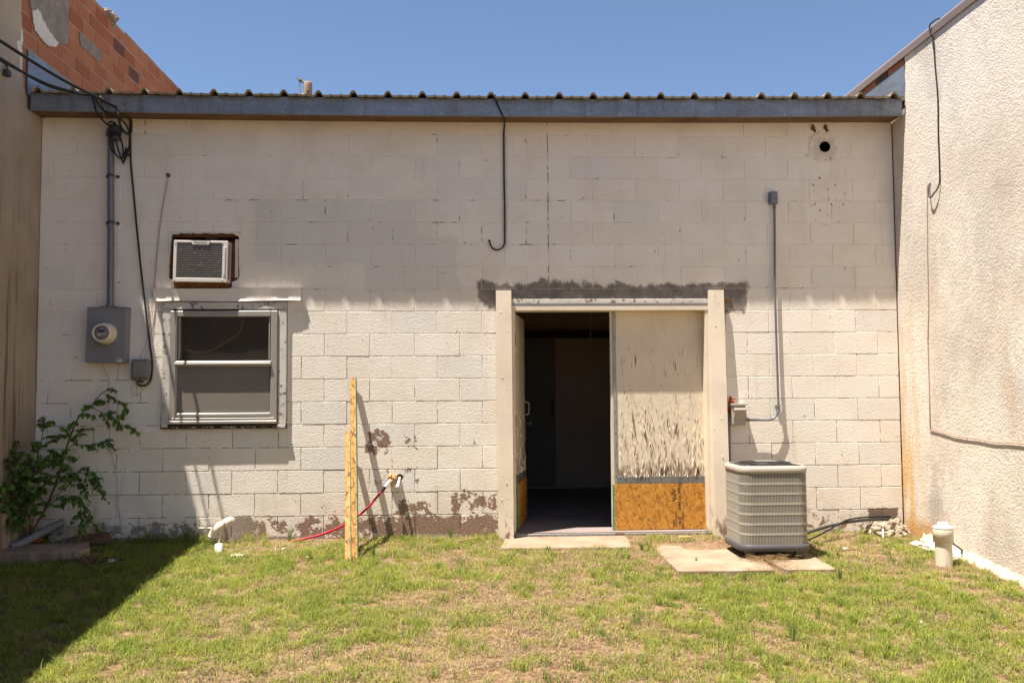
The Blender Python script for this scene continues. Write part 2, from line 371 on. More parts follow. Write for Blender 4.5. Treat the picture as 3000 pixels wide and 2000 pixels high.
M['indoor'] = simple('interior_dark_door', (.15, .14, .12), .6, 0, .15, 3)
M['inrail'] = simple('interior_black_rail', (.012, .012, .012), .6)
M['infloor'] = simple('interior_concrete_floor', (.27, .215, .195), .6, 0, .25, 2.5)
M['inceil'] = simple('interior_ceiling', (.22, .18, .15), .9)
M['stem'] = simple('brown_stem', (.13, .085, .06), .85, 0, .3, 40)
M['polewood'] = wood('pole_wood', (.20, .13, .09), (.42, .33, .25), (20, 20, 1.0))
M['bird'] = simple('olive_feathers', (.16, .13, .05), .8)
M['birddark'] = simple('dark_feathers', (.045, .038, .03), .8)
M['ceramic'] = simple('brown_ceramic', (.045, .022, .018), .2, 0, .2, 20, .0001, .5)
M['leaflitter'] = simple('dry_leaf', (.30, .2, .09), .9)

def leafmat():
    n = N('shrub_leaf'); r = n.rand()
    col = n.ramp(r, [(0, (.07, .125, .022)), (.5, (.12, .20, .035)), (.9, (.17, .26, .05)), (1, (.25, .25, .05))])
    m = n.out(col, .5, 0, n.bump(n.noise(n.obj(), 30, 3), .002, .4), .35)
    tr = n.new('ShaderNodeBsdfTranslucent'); n.put(tr.inputs[0], n.mix(1, col, (1.2, 1.5, .6), 'MULTIPLY'))
    mx = n.new('ShaderNodeMixShader'); mx.inputs[0].default_value = .3
    n.link(n.bsdf.outputs[0], mx.inputs[1]); n.link(tr.outputs[0], mx.inputs[2]); n.link(mx.outputs[0], n.o.inputs[0])
    return m
M['leaf'] = leafmat()
def grassmat():
    n = N('grass_blade'); col = n.attr('tint')
    m = n.out(col, .6, 0, None, .25)
    tr = n.new('ShaderNodeBsdfTranslucent'); n.put(tr.inputs[0], col)
    mx = n.new('ShaderNodeMixShader'); mx.inputs[0].default_value = .42
    n.link(n.bsdf.outputs[0], mx.inputs[1]); n.link(tr.outputs[0], mx.inputs[2]); n.link(mx.outputs[0], n.o.inputs[0])
    return m
M['grass'] = grassmat()
def groundmat():
    n = N('dry_lawn_soil'); p = n.pos; xyz = n.sep(p)
    f = n.noise(p, 1.6, 6, .65); g = n.noise(p, 26, 6, .7); s = n.noise(n.scale(p, (1, 1, 1)), 120, 3, .6)
    col = n.ramp(g, [(.3, (.09, .050, .030)), (.5, (.19, .115, .066)), (.7, (.36, .25, .15))])
    col = n.mix(n.math('MULTIPLY', n.step(f, .42, .62), .5), col, (.26, .185, .10))
    col = n.mix(n.math('MULTIPLY', n.step(s, .5, .7), .4), col, (.07, .045, .028))
    return n.out(col, 1, 0, n.bump(s, .012, .6, n.bump(g, .02, .5)), .1)
M['ground'] = groundmat()
def glassmat():
    n = N('dusty_glass'); p = n.pos
    t = n.new('ShaderNodeBsdfTransparent'); t.inputs[0].default_value = (.86, .86, .84, 1)
    g = n.new('ShaderNodeBsdfGlossy'); g.inputs[0].default_value = (.9, .9, .9, 1); g.inputs['Roughness'].default_value = .03
    d = n.new('ShaderNodeBsdfDiffuse'); d.inputs[0].default_value = (.42, .38, .33, 1)
    fr = n.new('ShaderNodeFresnel'); fr.inputs[0].default_value = 1.5
    m1 = n.new('ShaderNodeMixShader'); n.link(fr.outputs[0], m1.inputs[0]); n.link(t.outputs[0], m1.inputs[1]); n.link(g.outputs[0], m1.inputs[2])
    m2 = n.new('ShaderNodeMixShader')
    dust = n.math('ADD', .05, n.math('MULTIPLY', n.step(n.noise(n.scale(p, (30, 1, 5)), 2, 6, .7), .55, .8), .12))
    n.link(dust, m2.inputs[0]); n.link(m1.outputs[0], m2.inputs[1]); n.link(d.outputs[0], m2.inputs[2])
    n.link(m2.outputs[0], n.o.inputs[0]); return n.m
M['glass'] = glassmat()
M['screen'] = simple('insect_screen', (.20, .172, .15), .9, 0, .08, 4, .002)

# ------------------------------------------------------------------ mesh helpers
class MB:
    def __init__(s): s.v = []; s.f = []; s.sm = []
    def add(s, vs, fs, smooth=False):
        b = len(s.v); s.v += [tuple(q) for q in vs]; s.f += [tuple(i + b for i in f) for f in fs]; s.sm += [smooth] * len(fs); return s
    def box(s, x0, x1, y0, y1, z0, z1, bv=0.0):
        if bv <= 0:
            vs = [(x, y, z) for x in (x0, x1) for y in (y0, y1) for z in (z0, z1)]
            fs = [(0, 1, 3, 2), (4, 6, 7, 5), (0, 4, 5, 1), (2, 3, 7, 6), (0, 2, 6, 4), (1, 5, 7, 3)]
            return s.add(vs, fs)
        c = [(x0, x1), (y0, y1), (z0, z1)]; b = bv; vs = []; idx = {}
        for i in (0, 1):
            for j in (0, 1):
                for k in (0, 1):
                    sg = [(1 if q == 0 else -1) for q in (i, j, k)]; P = [c[0][i], c[1][j], c[2][k]]
                    for a in range(3):
                        q = list(P)
                        for e in range(3):
                            if e != a: q[e] += sg[e] * b
                        idx[(i, j, k, a)] = len(vs); vs.append(tuple(q))
        fs = []
        for a in range(3):
            o = [e for e in range(3) if e != a]
            for side in (0, 1):
                ring = []
                for (p, q) in ((0, 0), (1, 0), (1, 1), (0, 1)):
                    t = [0, 0, 0]; t[a] = side; t[o[0]] = p; t[o[1]] = q; ring.append(idx[(*t, a)])
                fs.append(tuple(ring))
        for a in range(3):                                  # edges along axis a
            o = [e for e in range(3) if e != a]
            for p in (0, 1):
                for q in (0, 1):
                    t0 = [0, 0, 0]; t0[o[0]] = p; t0[o[1]] = q; t1 = list(t0); t1[a] = 1
                    fs.append((idx[(*t0, o[0])], idx[(*t1, o[0])], idx[(*t1, o[1])], idx[(*t0, o[1])]))
        for i in (0, 1):
            for j in (0, 1):
                for k in (0, 1): fs.append((idx[(i, j, k, 0)], idx[(i, j, k, 1)], idx[(i, j, k, 2)]))
        return s.add(vs, fs)
    def hexa(s, bottom, top):                               # two quads
        return s.add(list(bottom) + list(top), [(3, 2, 1, 0), (4, 5, 6, 7), (0, 1, 5, 4), (1, 2, 6, 5), (2, 3, 7, 6), (3, 0, 4, 7)])
    def tube(s, pts, r, n=8, smooth_path=0, caps=True):
        P = [Vector(p) for p in pts]
        R = list(r) if isinstance(r, (list, tuple)) else [r] * len(P)
        if smooth_path:
            Q = []; RR = []
            for i in range(len(P) - 1):
                p0 = P[max(0, i - 1)]; p1 = P[i]; p2 = P[i + 1]; p3 = P[min(len(P) - 1, i + 2)]
                for k in range(smooth_path):
                    t = k / smooth_path
                    Q.append(.5 * ((2 * p1) + (p2 - p0) * t + (2 * p0 - 5 * p1 + 4 * p2 - p3) * t * t + (3 * p1 - p0 - 3 * p2 + p3) * t ** 3))
                    RR.append(R[i] * (1 - t) + R[i + 1] * t)
            Q.append(P[-1]); RR.append(R[-1]); P, R = Q, RR
        vs = []; fs = []; last = None
        for i, p in enumerate(P):
            d = (P[min(i + 1, len(P) - 1)] - P[max(i - 1, 0)])
            d = d.normalized() if d.length > 1e-9 else Vector((0, 0, 1))
            if last is None:
                a = Vector((0, 0, 1)) if abs(d.z) < .9 else Vector((1, 0, 0)); e1 = d.cross(a).normalized()
            else:
                e1 = (last - d * last.dot(d)); e1 = e1.normalized() if e1.length > 1e-6 else d.orthogonal().normalized()
            last = e1; e2 = d.cross(e1)
            for k in range(n):
                a = 2 * math.pi * k / n; vs.append(p + (e1 * math.cos(a) + e2 * math.sin(a)) * R[i])
        for i in range(len(P) - 1):
            for k in range(n):
                k2 = (k + 1) % n; fs.append((i * n + k, i * n + k2, (i + 1) * n + k2, (i + 1) * n + k))
        s.add(vs, fs, True)
        if caps:
            s.add(vs[:n], [tuple(reversed(range(n)))]); s.add(vs[-n:], [tuple(range(n))])
        return s
    def lathe(s, prof, o, axis='z', n=24, smooth=True):     # prof: (radius, height) list
        vs = []; fs = []
        for (r, h) in prof:
            for k in range(n):
                a = 2 * math.pi * k / n; c, q = r * math.cos(a), r * math.sin(a)
                vs.append({'z': (o[0] + c, o[1] + q, o[2] + h), 'y': (o[0] + c, o[1] + h, o[2] + q), 'x': (o[0] + h, o[1] + c, o[2] + q)}[axis])
        for i in range(len(prof) - 1):
            for k in range(n):
                k2 = (k + 1) % n; fs.append((i * n + k, i * n + k2, (i + 1) * n + k2, (i + 1) * n + k))
        s.add(vs, fs, smooth)
        if prof[0][0] > 1e-4: s.add(vs[:n], [tuple(range(n))])
        if prof[-1][0] > 1e-4: s.add(vs[-n:], [tuple(range(n))])
        return s
    def prism(s, poly, axis, a0, a1):                       # polygon in the plane normal to axis
        def P(p, a): return {'x': (a, p[0], p[1]), 'y': (p[0], a, p[1]), 'z': (p[0], p[1], a)}[axis]
        n = len(poly); vs = [P(p, a0) for p in poly] + [P(p, a1) for p in poly]
        fs = [tuple(range(n)), tuple(range(2 * n - 1, n - 1, -1))] + [(i, i + n, (i + 1) % n + n, (i + 1) % n) for i in range(n)]
        return s.add(vs, fs)
    def rock(s, c, size, seed, amp=.35, sub=2):
        if size[0] > .04 and amp > .3: sub = 3
        import bmesh
        bm = bmesh.new(); bmesh.ops.create_icosphere(bm, subdivisions=sub, radius=1)
        vs = []
        for v in bm.verts:
            d = 1 + amp * (mnoise.noise(v.co * 1.3 + Vector((seed * 3.7, seed, 0))) + .5 * mnoise.noise(v.co * 3.1 + Vector((seed, 0, seed * 2))) + (.35 * mnoise.noise(v.co * 7.3 + Vector((0, seed, 0))) if sub > 2 else 0))
            vs.append((c[0] + v.co.x * d * size[0], c[1] + v.co.y * d * size[1], c[2] + v.co.z * d * size[2]))
        fs = [tuple(v.index for v in f.verts) for f in bm.faces]; bm.free()
        return s.add(vs, fs)
    def mesh(s, name, mat):
        me = bpy.data.meshes.new(name); me.from_pydata(s.v, [], s.f)
        me.polygons.foreach_set('use_smooth', s.sm)
        import bmesh
        bm = bmesh.new(); bm.from_mesh(me); bmesh.ops.recalc_face_normals(bm, faces=bm.faces); bm.to_mesh(me); bm.free()
        if mat: me.materials.append(M[mat] if isinstance(mat, str) else mat)
        me.update(); return me

def link(o, parent=None):
    COL.objects.link(o)
    if parent is not None:
        o.parent = parent; o.matrix_parent_inverse = parent.matrix_world.inverted() if parent.type != 'EMPTY' else Matrix.Translation(-Vector(parent.location))
    return o
def obj(name, mb, mat, parent=None):
    return link(bpy.data.objects.new(name, mb.mesh(name, mat)), parent)
def tag(o, label, cat, group=None):
    o['label'] = label; o['category'] = cat
    if group: o['group'] = group
    return o
def thing(name, label, cat, loc, group=None):
    o = bpy.data.objects.new(name, None); o.location = loc; o.empty_display_size = .1; COL.objects.link(o)
    return tag(o, label, cat, group)
def struct(o): o['kind'] = 'structure'; return o
def stuff(o): o['kind'] = 'stuff'; return o
def text(name, s, size, mat, parent, mw):
    cu = bpy.data.curves.new('lettering', 'FONT'); cu.body = s; cu.size = size; cu.extrude = .0006; cu.align_x = 'CENTER'; cu.align_y = 'CENTER'
    t = bpy.data.objects.new('lettering_tmp', cu); COL.objects.link(t)
    bpy.context.view_layer.update()
    me = bpy.data.meshes.new_from_object(t.evaluated_get(bpy.context.evaluated_depsgraph_get()))
    bpy.data.objects.remove(t); me.transform(mw); me.materials.clear(); me.materials.append(M[mat])
    return link(bpy.data.objects.new(name, me), parent)
FACE = Matrix(((1, 0, 0, 0), (0, 0, -1, 0), (0, 1, 0, 0), (0, 0, 0, 1)))     # text plane -> facing -y

def vnoise(x, y, sc, seed):
    x = np.asarray(x) / sc; y = np.asarray(y) / sc
    tab = np.random.RandomState(seed).rand(257, 257)
    xi = np.floor(x).astype(int); yi = np.floor(y).astype(int); fx = x - xi; fy = y - yi
    fx = fx * fx * (3 - 2 * fx); fy = fy * fy * (3 - 2 * fy)
    a = tab[xi % 257, yi % 257]; b = tab[(xi + 1) % 257, yi % 257]; c = tab[xi % 257, (yi + 1) % 257]; d = tab[(xi + 1) % 257, (yi + 1) % 257]
    return (a * (1 - fx) + b * fx) * (1 - fy) + (c * (1 - fx) + d * fx) * fy
def fbm(x, y, sc, seed): return vnoise(x, y, sc, seed) * .55 + vnoise(x, y, sc * .47, seed + 1) * .3 + vnoise(x, y, sc * .21, seed + 2) * .15
def gz(x, y):
    x = np.asarray(x, float); y = np.asarray(y, float)
    b = -.065 * np.clip(-y, 0, 4.2)
    b = b + (fbm(x + 50, y + 50, .55, 3) - .5) * .035 * np.clip(-y * 2, 0, 1)
    b = b + .05 * np.exp(-((x + .1) ** 2 + (y + .05) ** 2) / .12) + .045 * np.exp(-(((x - .55) / .22) ** 2 + ((y + .83) / .13) ** 2))
    return b
def gh(x, y): return float(gz(x, y))

# ------------------------------------------------------------------ ground
xs = np.unique(np.concatenate([[-400, -150, -60, -20, -8, -3, -1], np.arange(-.6, 8.01, .06), [9, 12, 20, 40, 80, 160, 400]]))
ys = np.unique(np.concatenate([[-400, -150, -60, -25, -12, -8, -6.5], np.arange(-5.6, .31, .06), [.6, 2, 6, 12, 30, 80, 200, 400]]))
gx, gy = np.meshgrid(xs, ys)
gzv = gz(gx, np.minimum(gy, 0.05)) - np.where(gy > .1, .06, 0)
me = bpy.data.meshes.new('ground')
nx, ny = len(xs), len(ys)
V = np.stack([gx, gy, gzv], -1).reshape(-1, 3)
ii = (np.arange(ny - 1)[:, None] * nx + np.arange(nx - 1)[None, :]).reshape(-1)
F = np.stack([ii, ii + 1, ii + nx + 1, ii + nx], -1)
me.from_pydata(V.tolist(), [], F.tolist()); me.materials.append(M['ground'])
me.polygons.foreach_set('use_smooth', [True] * len(me.polygons))
ground = struct(link(bpy.data.objects.new('ground', me)))

# ------------------------------------------------------------------ main block building
XL, XR = -.305, 7.505
BW, BH = .4064, .2032
bld = thing('block_building', 'low painted cinder block building with metal roof between two taller walls', 'building', (3.6, .1, 0))
holes = [(3.90, 5.755, -1, 2.095), (.80, 1.905, .985, 2.118), (.835, 1.482, 2.236, 2.752), (6.79, 6.935, 3.486, 3.63)]
def subtract(rects, h):
    out = []
    for (x0, x1, z0, z1) in rects:
        a, b, c, d = h
        if b <= x0 or a >= x1 or d <= z0 or c >= z1: out.append((x0, x1, z0, z1)); continue
        if a > x0: out.append((x0, a, z0, z1))
        if b < x1: out.append((b, x1, z0, z1))
        m0, m1 = max(a, x0), min(b, x1)
        if c > z0: out.append((m0, m1, z0, c))
        if d < z1: out.append((m0, m1, d, z1))
    return out
# mortar bed behind the blocks (solid wall core with the openings)
mb = MB()
for r in (lambda L: L)(__import__('functools').reduce(subtract, holes, [(XL, XR, -.3, 2.2352), (XL, XR, 2.2352, 3.80)])):
    mb.box(r[0], r[1], .0031 if r[2] < 2.23 else .0044, .19, r[2], r[3])
stuff(obj('mortar', mb, 'mortar', bld))
pieces = []
CR = 10.5 * BW
for k in range(-1, 19):
    z0 = k * BH; z1 = min(z0 + BH, 3.80)
    off = 0 if k % 2 else .5
    j = [XL] + [(n + off) * BW for n in range(-1, 11) if XL + .03 < (n + off) * BW < CR - .03] + [CR] + \
        [(n + .5 + off) * BW for n in range(10, 20) if CR + .03 < (n + .5 + off) * BW < XR - .03] + [XR]
    for a, b in zip(j[:-1], j[1:]):
        g = .0031 if k < 11 else .0042
        for h in __import__('functools').reduce(subtract, holes, [(a + g, b - g, z0 + g, z1 - g)]):
            if h[1] - h[0] > .012 and h[3] - h[2] > .012: pieces.append((*h, k))
pieces.sort(key=lambda p: -(p[1] - p[0]) * (p[3] - p[2]) if p[4] >= 0 else 0)
cache = {}
rest = MB()
for i, (x0, x1, z0, z1, k) in enumerate(pieces):
    w, h = x1 - x0, z1 - z0
    dy = rng.uniform(-.0012, .0012)
    if i >= 300:
        rest.box(x0, x1, dy, .03, z0, z1, .003); continue
    key = (round(w, 3), round(h, 3))
    if key not in cache: cache[key] = MB().box(-w / 2, w / 2, 0, .03, -h / 2, h / 2, .0022).mesh('block', 'block')
    o = bpy.data.objects.new('block', cache[key]); o.location = ((x0 + x1) / 2, dy, (z0 + z1) / 2)
    o.rotation_euler = (rng.uniform(-.004, .004), 0, rng.uniform(-.003, .003)); link(o, bld)
if rest.v: stuff(obj('cut_block', rest, 'block', bld))

# interior: partition, floor, ceiling, side walls
obj('interior_floor', MB().box(XL, XR, .0, 4.2, -.1, .028), 'infloor', bld)
obj('interior_wall', MB().box(XL, XR, 4.0, 4.1, .028, 3.0).box(XL, XL + .05, .19, 4.0, .028, 3.0).box(XR - .05, XR, .19, 4.0, .028, 3.0).box(2.9, 2.96, .19, 4.0, .028, 3.0), 'inwall', bld)
obj('interior_ceiling', MB().box(XL, XR, .19, 4.1, 3.0, 3.05), 'inceil', bld)
ip = obj('sliding_panel', MB().box(4.67, 6.0, 3.93, 3.97, .08, 2.02), 'inwall', bld)
dp = obj('interior_door', MB().box(3.6, 4.66, 3.95, 3.985, .06, 2.02), 'indoor', bld)
obj('pull_handle', MB().box(4.615, 4.64, 3.93, 3.95, .97, 1.2, .004), 'inrail', dp)
obj('door_rail', MB().box(3.4, 6.2, 3.88, 3.999, 2.02, 2.115), 'inrail', bld)
tag(obj('pull_string', MB().tube([(4.92, 2.0, 2.9), (4.915, 2.0, 2.3), (4.905, 2.0, 2.0), (4.89, 2.0, 1.87)], .004, 6), 'whitewire'), 'white pull string hanging inside the dark open doorway', 'string')

# roof: fascia, soffit boards, ribbed panels (the eave sags slightly in the middle)
def sag(x): t = (x - 3.6) / 3.9; return -.026 * (1 - t * t)
fx = [XL + .012, .6, 1.4, 2.2, 3.0, 3.6, 4.4, 5.2, 6.0, 6.8, XR - .012]
mb = MB()
for a, b in zip(fx[:-1], fx[1:]):
    za, zb = 3.79 + sag(a), 3.79 + sag(b)
    mb.hexa([(a, -.25, za), (b, -.25, zb), (b, -.236, zb), (a, -.236, za)], [(a, -.25, za + .15), (b, -.25, zb + .15), (b, -.236, zb + .15), (a, -.236, za + .15)])
    mb.hexa([(a, -.258, za - .006), (b, -.258, zb - .006), (b, -.225, zb - .006), (a, -.225, za - .006)], [(a, -.258, za), (b, -.258, zb), (b, -.225, zb), (a, -.225, za)])
fas = obj('fascia', mb, 'galv', bld)
mb = MB()
for x in (.35, 1.9, 3.3, 4.9, 6.4): mb.lathe([(0, -.003), (.005, -.002), (.006, 0)], (x, -.2585, 3.80 + sag(x)), 'y', 8)
stuff(obj('fascia_nail', mb, 'label', fas))
cuts = [XL + .005, 2.05, 3.55, 5.62, XR - .005]
for a, b in zip(cuts[:-1], cuts[1:]):
    mb = MB(); n = 8
    for i in range(n):
        p, q = a + (b - a) * i / n + (.002 if i == 0 else 0), a + (b - a) * (i + 1) / n - (.002 if i == n - 1 else 0)
        za, zb = 3.788 + sag(p) * .9, 3.788 + sag(q) * .9
        mb.hexa([(p, -.234, za), (q, -.234, zb), (q, .0, zb + .008), (p, .0, za + .008)], [(p, -.234, za + .03), (q, -.234, zb + .03), (q, 0, zb + .04), (p, 0, za + .04)])
    obj('soffit_board', mb, 'soffit', bld)
PW = .9144; Y1 = 9.0
prof = [(0, 0)]
for r in range(3):
    o = r * .3048
    prof += [(o + .026, 0), (o + .052, .039), (o + .078, .039), (o + .104, 0), (o + .155, .0), (o + .163, .006), (o + .183, .006), (o + .191, 0), (o + .245, 0), (o + .253, .006), (o + .273, .006), (o + .281, 0)]
prof += [(PW, 0)]
def roof_panel(xo, wmax):
    mb = MB(); th = .003
    pr = [(x, z) for x, z in prof if x <= wmax + 1e-6]
    stations = [-.295, -.2, 1.5, 4.5, Y1]
    for (x0, z0), (x1, z1) in zip(pr[:-1], pr[1:]):
        A, B = xo + x0, xo + x1; za, zb = 3.945 + sag(A) + z0 + .004 * mnoise.noise(Vector((A * 5, -.59, 0))), 3.945 + sag(B) + z1 + .004 * mnoise.noise(Vector((B * 5, -.59, 0)))
        mb.hexa([(A, -.2965, za - .015), (B, -.2965, zb - .015), (B, -.2955, zb - .010), (A, -.2955, za - .010)], [(A, -.303, za + .003), (B, -.303, zb + .003), (B, -.2955, zb + .003), (A, -.2955, za + .003)])
    for (x0, z0), (x1, z1) in zip(pr[:-1], pr[1:]):
        for s0, s1 in zip(stations[:-1], stations[1:]):
            def zz(x, y): return 3.945 + sag(x) + (y + .295) * .02 + .004 * mnoise.noise(Vector((x * 5, y * 2, 0)))
            A, B = xo + x0, xo + x1
            mb.hexa([(A, s0, zz(A, s0) + z0), (B, s0, zz(B, s0) + z1), (B, s1, zz(B, s1) + z1), (A, s1, zz(A, s1) + z0)],
                    [(A, s0, zz(A, s0) + z0 + th), (B, s0, zz(B, s0) + z1 + th), (B, s1, zz(B, s1) + z1 + th), (A, s1, zz(A, s1) + z0 + th)])
    return mb
x = XL + .02
while x < XR - .05:
    obj('roof_panel', roof_panel(x, min(PW, XR - .01 - x)), 'roof', bld); x += PW
obj('roof_deck', MB().box(XL, XR, -.232, 4.3, 3.84, 3.885).box(XL, XR, 4.3, 9, 3.6, 3.9), 'darkwood', bld)
obj('rear_wall', MB().box(XL, XR, 8.8, 8.98, -.2, 3.59), 'mortar', bld)

# vent pipe in the wall, with its ragged mortar collar
vc = (6.862, 3.558); mb = MB(); NN = 40; ring = []
for i in range(NN):
    a = 2 * math.pi * i / NN
    ro = .128 + .022 * mnoise.noise(Vector((math.cos(a) * 2, math.sin(a) * 2, 3))) + rng.uniform(-.004, .004)
    ro = max(.116, min(ro + (.02 if math.cos(a) < -.3 else 0), .16))
    ring.append((vc[0] + .05 * math.cos(a), vc[1] + .05 * math.sin(a), vc[0] + ro * .96 * math.cos(a), vc[1] + ro * .97 * math.sin(a), vc[0] + ro * 1.0 * math.cos(a), vc[1] + ro * 1.05 * math.sin(a)))
vs = []
for q in ring: vs += [(q[0], .08, q[1]), (q[0], -.006, q[1]), (q[2], -.007, q[3]), (q[4], .006, q[5])]
fs = []
for i in range(NN):
    j = (i + 1) % NN
    for t in range(3): fs.append((i * 4 + t, i * 4 + t + 1, j * 4 + t + 1, j * 4 + t))
vp = obj('vent_collar', mb.add(vs, fs), 'block', bld)
obj('vent_pipe', MB().lathe([(.050, -.012), (.050, .18), (.044, .18), (.044, -.012), (.050, -.012)], (vc[0], 0, vc[1]), 'y', 32), 'metaldark', vp)
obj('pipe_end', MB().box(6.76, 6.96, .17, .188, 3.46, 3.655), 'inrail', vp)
for i, (cx, cz) in enumerate([(6.757, 3.737), (6.875, 3.742)]):
    mb = MB().rock((cx, -.004, cz), (.018, .012, .026), 3 + i, .7)
    mb.rock((cx + (.018 if i == 0 else .014), -.003, cz - .028), (.012, .008, .014), 9 + i, .7)
    tag(obj('mud_nest', mb, 'dirtmound'), 'brown mud wasp nest above the round vent, %s one' % ('left' if i == 0 else 'right'), 'nest', 'mud nests above the vent')

# ragged hole for the wall air conditioner
def resample(poly, n):
    pts = []; L = [0]
    P = poly + [poly[0]]
    for a, b in zip(P[:-1], P[1:]): L.append(L[-1] + math.dist(a, b))
    for i in range(n):
        t = L[-1] * i / n
        for k in range(len(poly)):
            if L[k] <= t <= L[k + 1]:
                f = (t - L[k]) / (L[k + 1] - L[k]); pts.append((P[k][0] * (1 - f) + P[k + 1][0] * f, P[k][1] * (1 - f) + P[k + 1][1] * f)); break
    return pts
hp = [(.863, 2.726), (.948, 2.745), (1.078, 2.743), (1.2, 2.741), (1.405, 2.742), (1.462, 2.722), (1.463, 2.614), (1.470, 2.472), (1.465, 2.431), (1.476, 2.364), (1.465, 2.327),
      (1.409, 2.302), (1.402, 2.245), (.898, 2.248), (.88, 2.324), (.842, 2.336), (.843, 2.452), (.856, 2.614)]
hp = resample(hp, 90); cx, cz = 1.16, 2.49; hx, hz = .3255, .26
vs = []
for (a, b) in hp:
    a += rng.uniform(-.005, .005); b += rng.uniform(-.005, .005)
    dx, dz = a - cx, b - cz; t = min(hx / max(abs(dx), 1e-6), hz / max(abs(dz), 1e-6)); t = max(t, 1.002)
    vs += [(a, .03, b), (a, -.001, b), (cx + dx * t, -.001, cz + dz * t), (a, .16, b)]
f1 = []; f2 = []
for i in range(90):
    j = (i + 1) % 90
    f1 += [(i * 4, i * 4 + 1, j * 4 + 1, j * 4), (i * 4 + 1, i * 4 + 2, j * 4 + 2, j * 4 + 1)]; f2 += [(i * 4 + 3, i * 4, j * 4, j * 4 + 3)]
op = obj('cut_opening', MB().add(vs, f1), 'block', bld)
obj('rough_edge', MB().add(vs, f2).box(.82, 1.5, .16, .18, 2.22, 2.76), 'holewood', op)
obj('rusty_backing', MB().box(.826, 1.486, .040, .048, 2.23, 2.672).box(.826, 1.486, .040, .048, 2.715, 2.757), 'rust', op)
obj('header_strip', MB().box(1.16, 1.26, .028, .06, 2.673, 2.714), 'darkwood', op)
obj('wood_shim', MB().box(1.428, 1.458, .0, .05, 2.34, 2.69, .004), 'cream', op)
obj('rust_flashing', MB().hexa([(.90, -.03, 2.245), (1.39, -.03, 2.245), (1.39, .14, 2.25), (.90, .14, 2.25)], [(.905, -.05, 2.30), (1.38, -.05, 2.29), (1.38, .14, 2.30), (.905, .14, 2.30)]), 'rust', op)
mb = MB()
for i in range(60):
    x = rng.uniform(.9, 1.39); z = rng.uniform(2.238, 2.262); mb.rock((x, -.01 + rng.uniform(-.02, .02), z), (rng.uniform(.008, .018), .012, rng.uniform(.006, .012)), i, .5, 1)
stuff(obj('rust_crumbs', mb, 'rust', op))

# window awning strip + window
AW = MB(); n = 24
top = []; 
for i in range(n + 1):
    t = i / n; x = .722 + 1.305 * t; wob = .004 * math.sin(t * 9) + .004 * mnoise.noise(Vector((t * 6, 0, 1)))
    wv = .006 * mnoise.noise(Vector((t * 3.5, 2, 1))) + .003 * math.sin(t * 23)
    top.append([(x, -.002, 2.240), (x, -.050, 2.236), (x, -.040 + wv * .5, 2.17), (x, -.037 + wv, 2.148), (x, -.044 - wv * 1.6, 2.126 + wob)])
vs = [p for r in top for p in r]; fs = [(i * 5 + k, i * 5 + k + 1, (i + 1) * 5 + k + 1, (i + 1) * 5 + k) for i in range(n) for k in range(4)]
vs2 = [(p[0], p[1] + .002, p[2] - .002) for p in vs]
AW.add(vs, [f for i, f in enumerate(fs) if i % 4 == 0], False).add(vs, [f for i, f in enumerate(fs) if i % 4], True).add(vs2, [tuple(reversed(f)) for f in fs], True)
obj('window_awning', AW, 'white', bld)
win = obj('window', MB().box(.876, .936, -.045, .05, 1.06, 2.038, .006).box(1.764, 1.824, -.045, .05, 1.06, 2.038, .006).box(.936, 1.764, -.045, .05, 1.985, 2.038, .006)
          .box(.936, 1.764, -.045, .05, 1.09, 1.125, .005).box(.876, 1.824, -.062, .05, 1.03, 1.058, .004).box(.90, 1.80, -.052, .0, 1.066, 1.082, .002)
          .box(.944, .956, -.035, .04, 1.60, 1.983, .002).box(1.744, 1.756, -.035, .04, 1.60, 1.983, .002).box(.918, .928, -.055, -.04, 1.08, 1.99, .002), 'alu', bld)
obj('sash_rail', MB().box(.916, 1.772, -.056, .03, 1.538, 1.588, .008).box(.92, 1.768, -.064, -.05, 1.556, 1.568, .002), 'alu', win)
obj('pane', MB().box(.936, 1.764, .004, .008, 1.575, 1.99), 'glass', win)
obj('insect_screen', MB().box(.936, 1.764, -.022, -.019, 1.12, 1.54), 'screen', win)
obj('pane', MB().box(.936, 1.764, .014, .018, 1.12, 1.545), 'glass', win)
for b in [(.803, .873, -.030, .02, 1.00, 2.05), (1.828, 1.902, -.030, .02, 1.0, 2.05), (.803, 1.902, -.032, .02, 2.053, 2.114)]:
    obj('trim_board', MB().box(*b, .003), 'weatherwhite', win)
obj('window_sill', MB().box(.80, 1.905, -.04, .02, .988, 1.0).box(.80, 1.905, -.036, .02, 1.002, 1.026), 'darkwood', win)
mb = MB()
for i in range(26):
    x = rng.uniform(.86, 1.88); mb.box(x, x + rng.uniform(.015, .06), -.043, -.04, .992 + rng.uniform(0, .008), 1.0 + rng.uniform(0, .006))
mb.box(1.82, 1.90, -.05, -.03, .99, 1.02, .003).box(.81, .86, -.047, -.03, 1.0, 1.03, .003)
stuff(obj('flaking_paint', mb, 'weatherwhite', win))
tag(obj('cable', MB().tube([(1.50, .05, 2.0), (1.49, .05, 1.92), (1.44, .05, 1.82), (1.30, .05, 1.74), (1.22, .05, 1.69), (1.10, .05, 1.675), (1.0, .05, 1.69), (.955, .05, 1.73)], .0055, 6, 6), 'foam'), 'tan cable looped behind the upper window pane', 'cable')

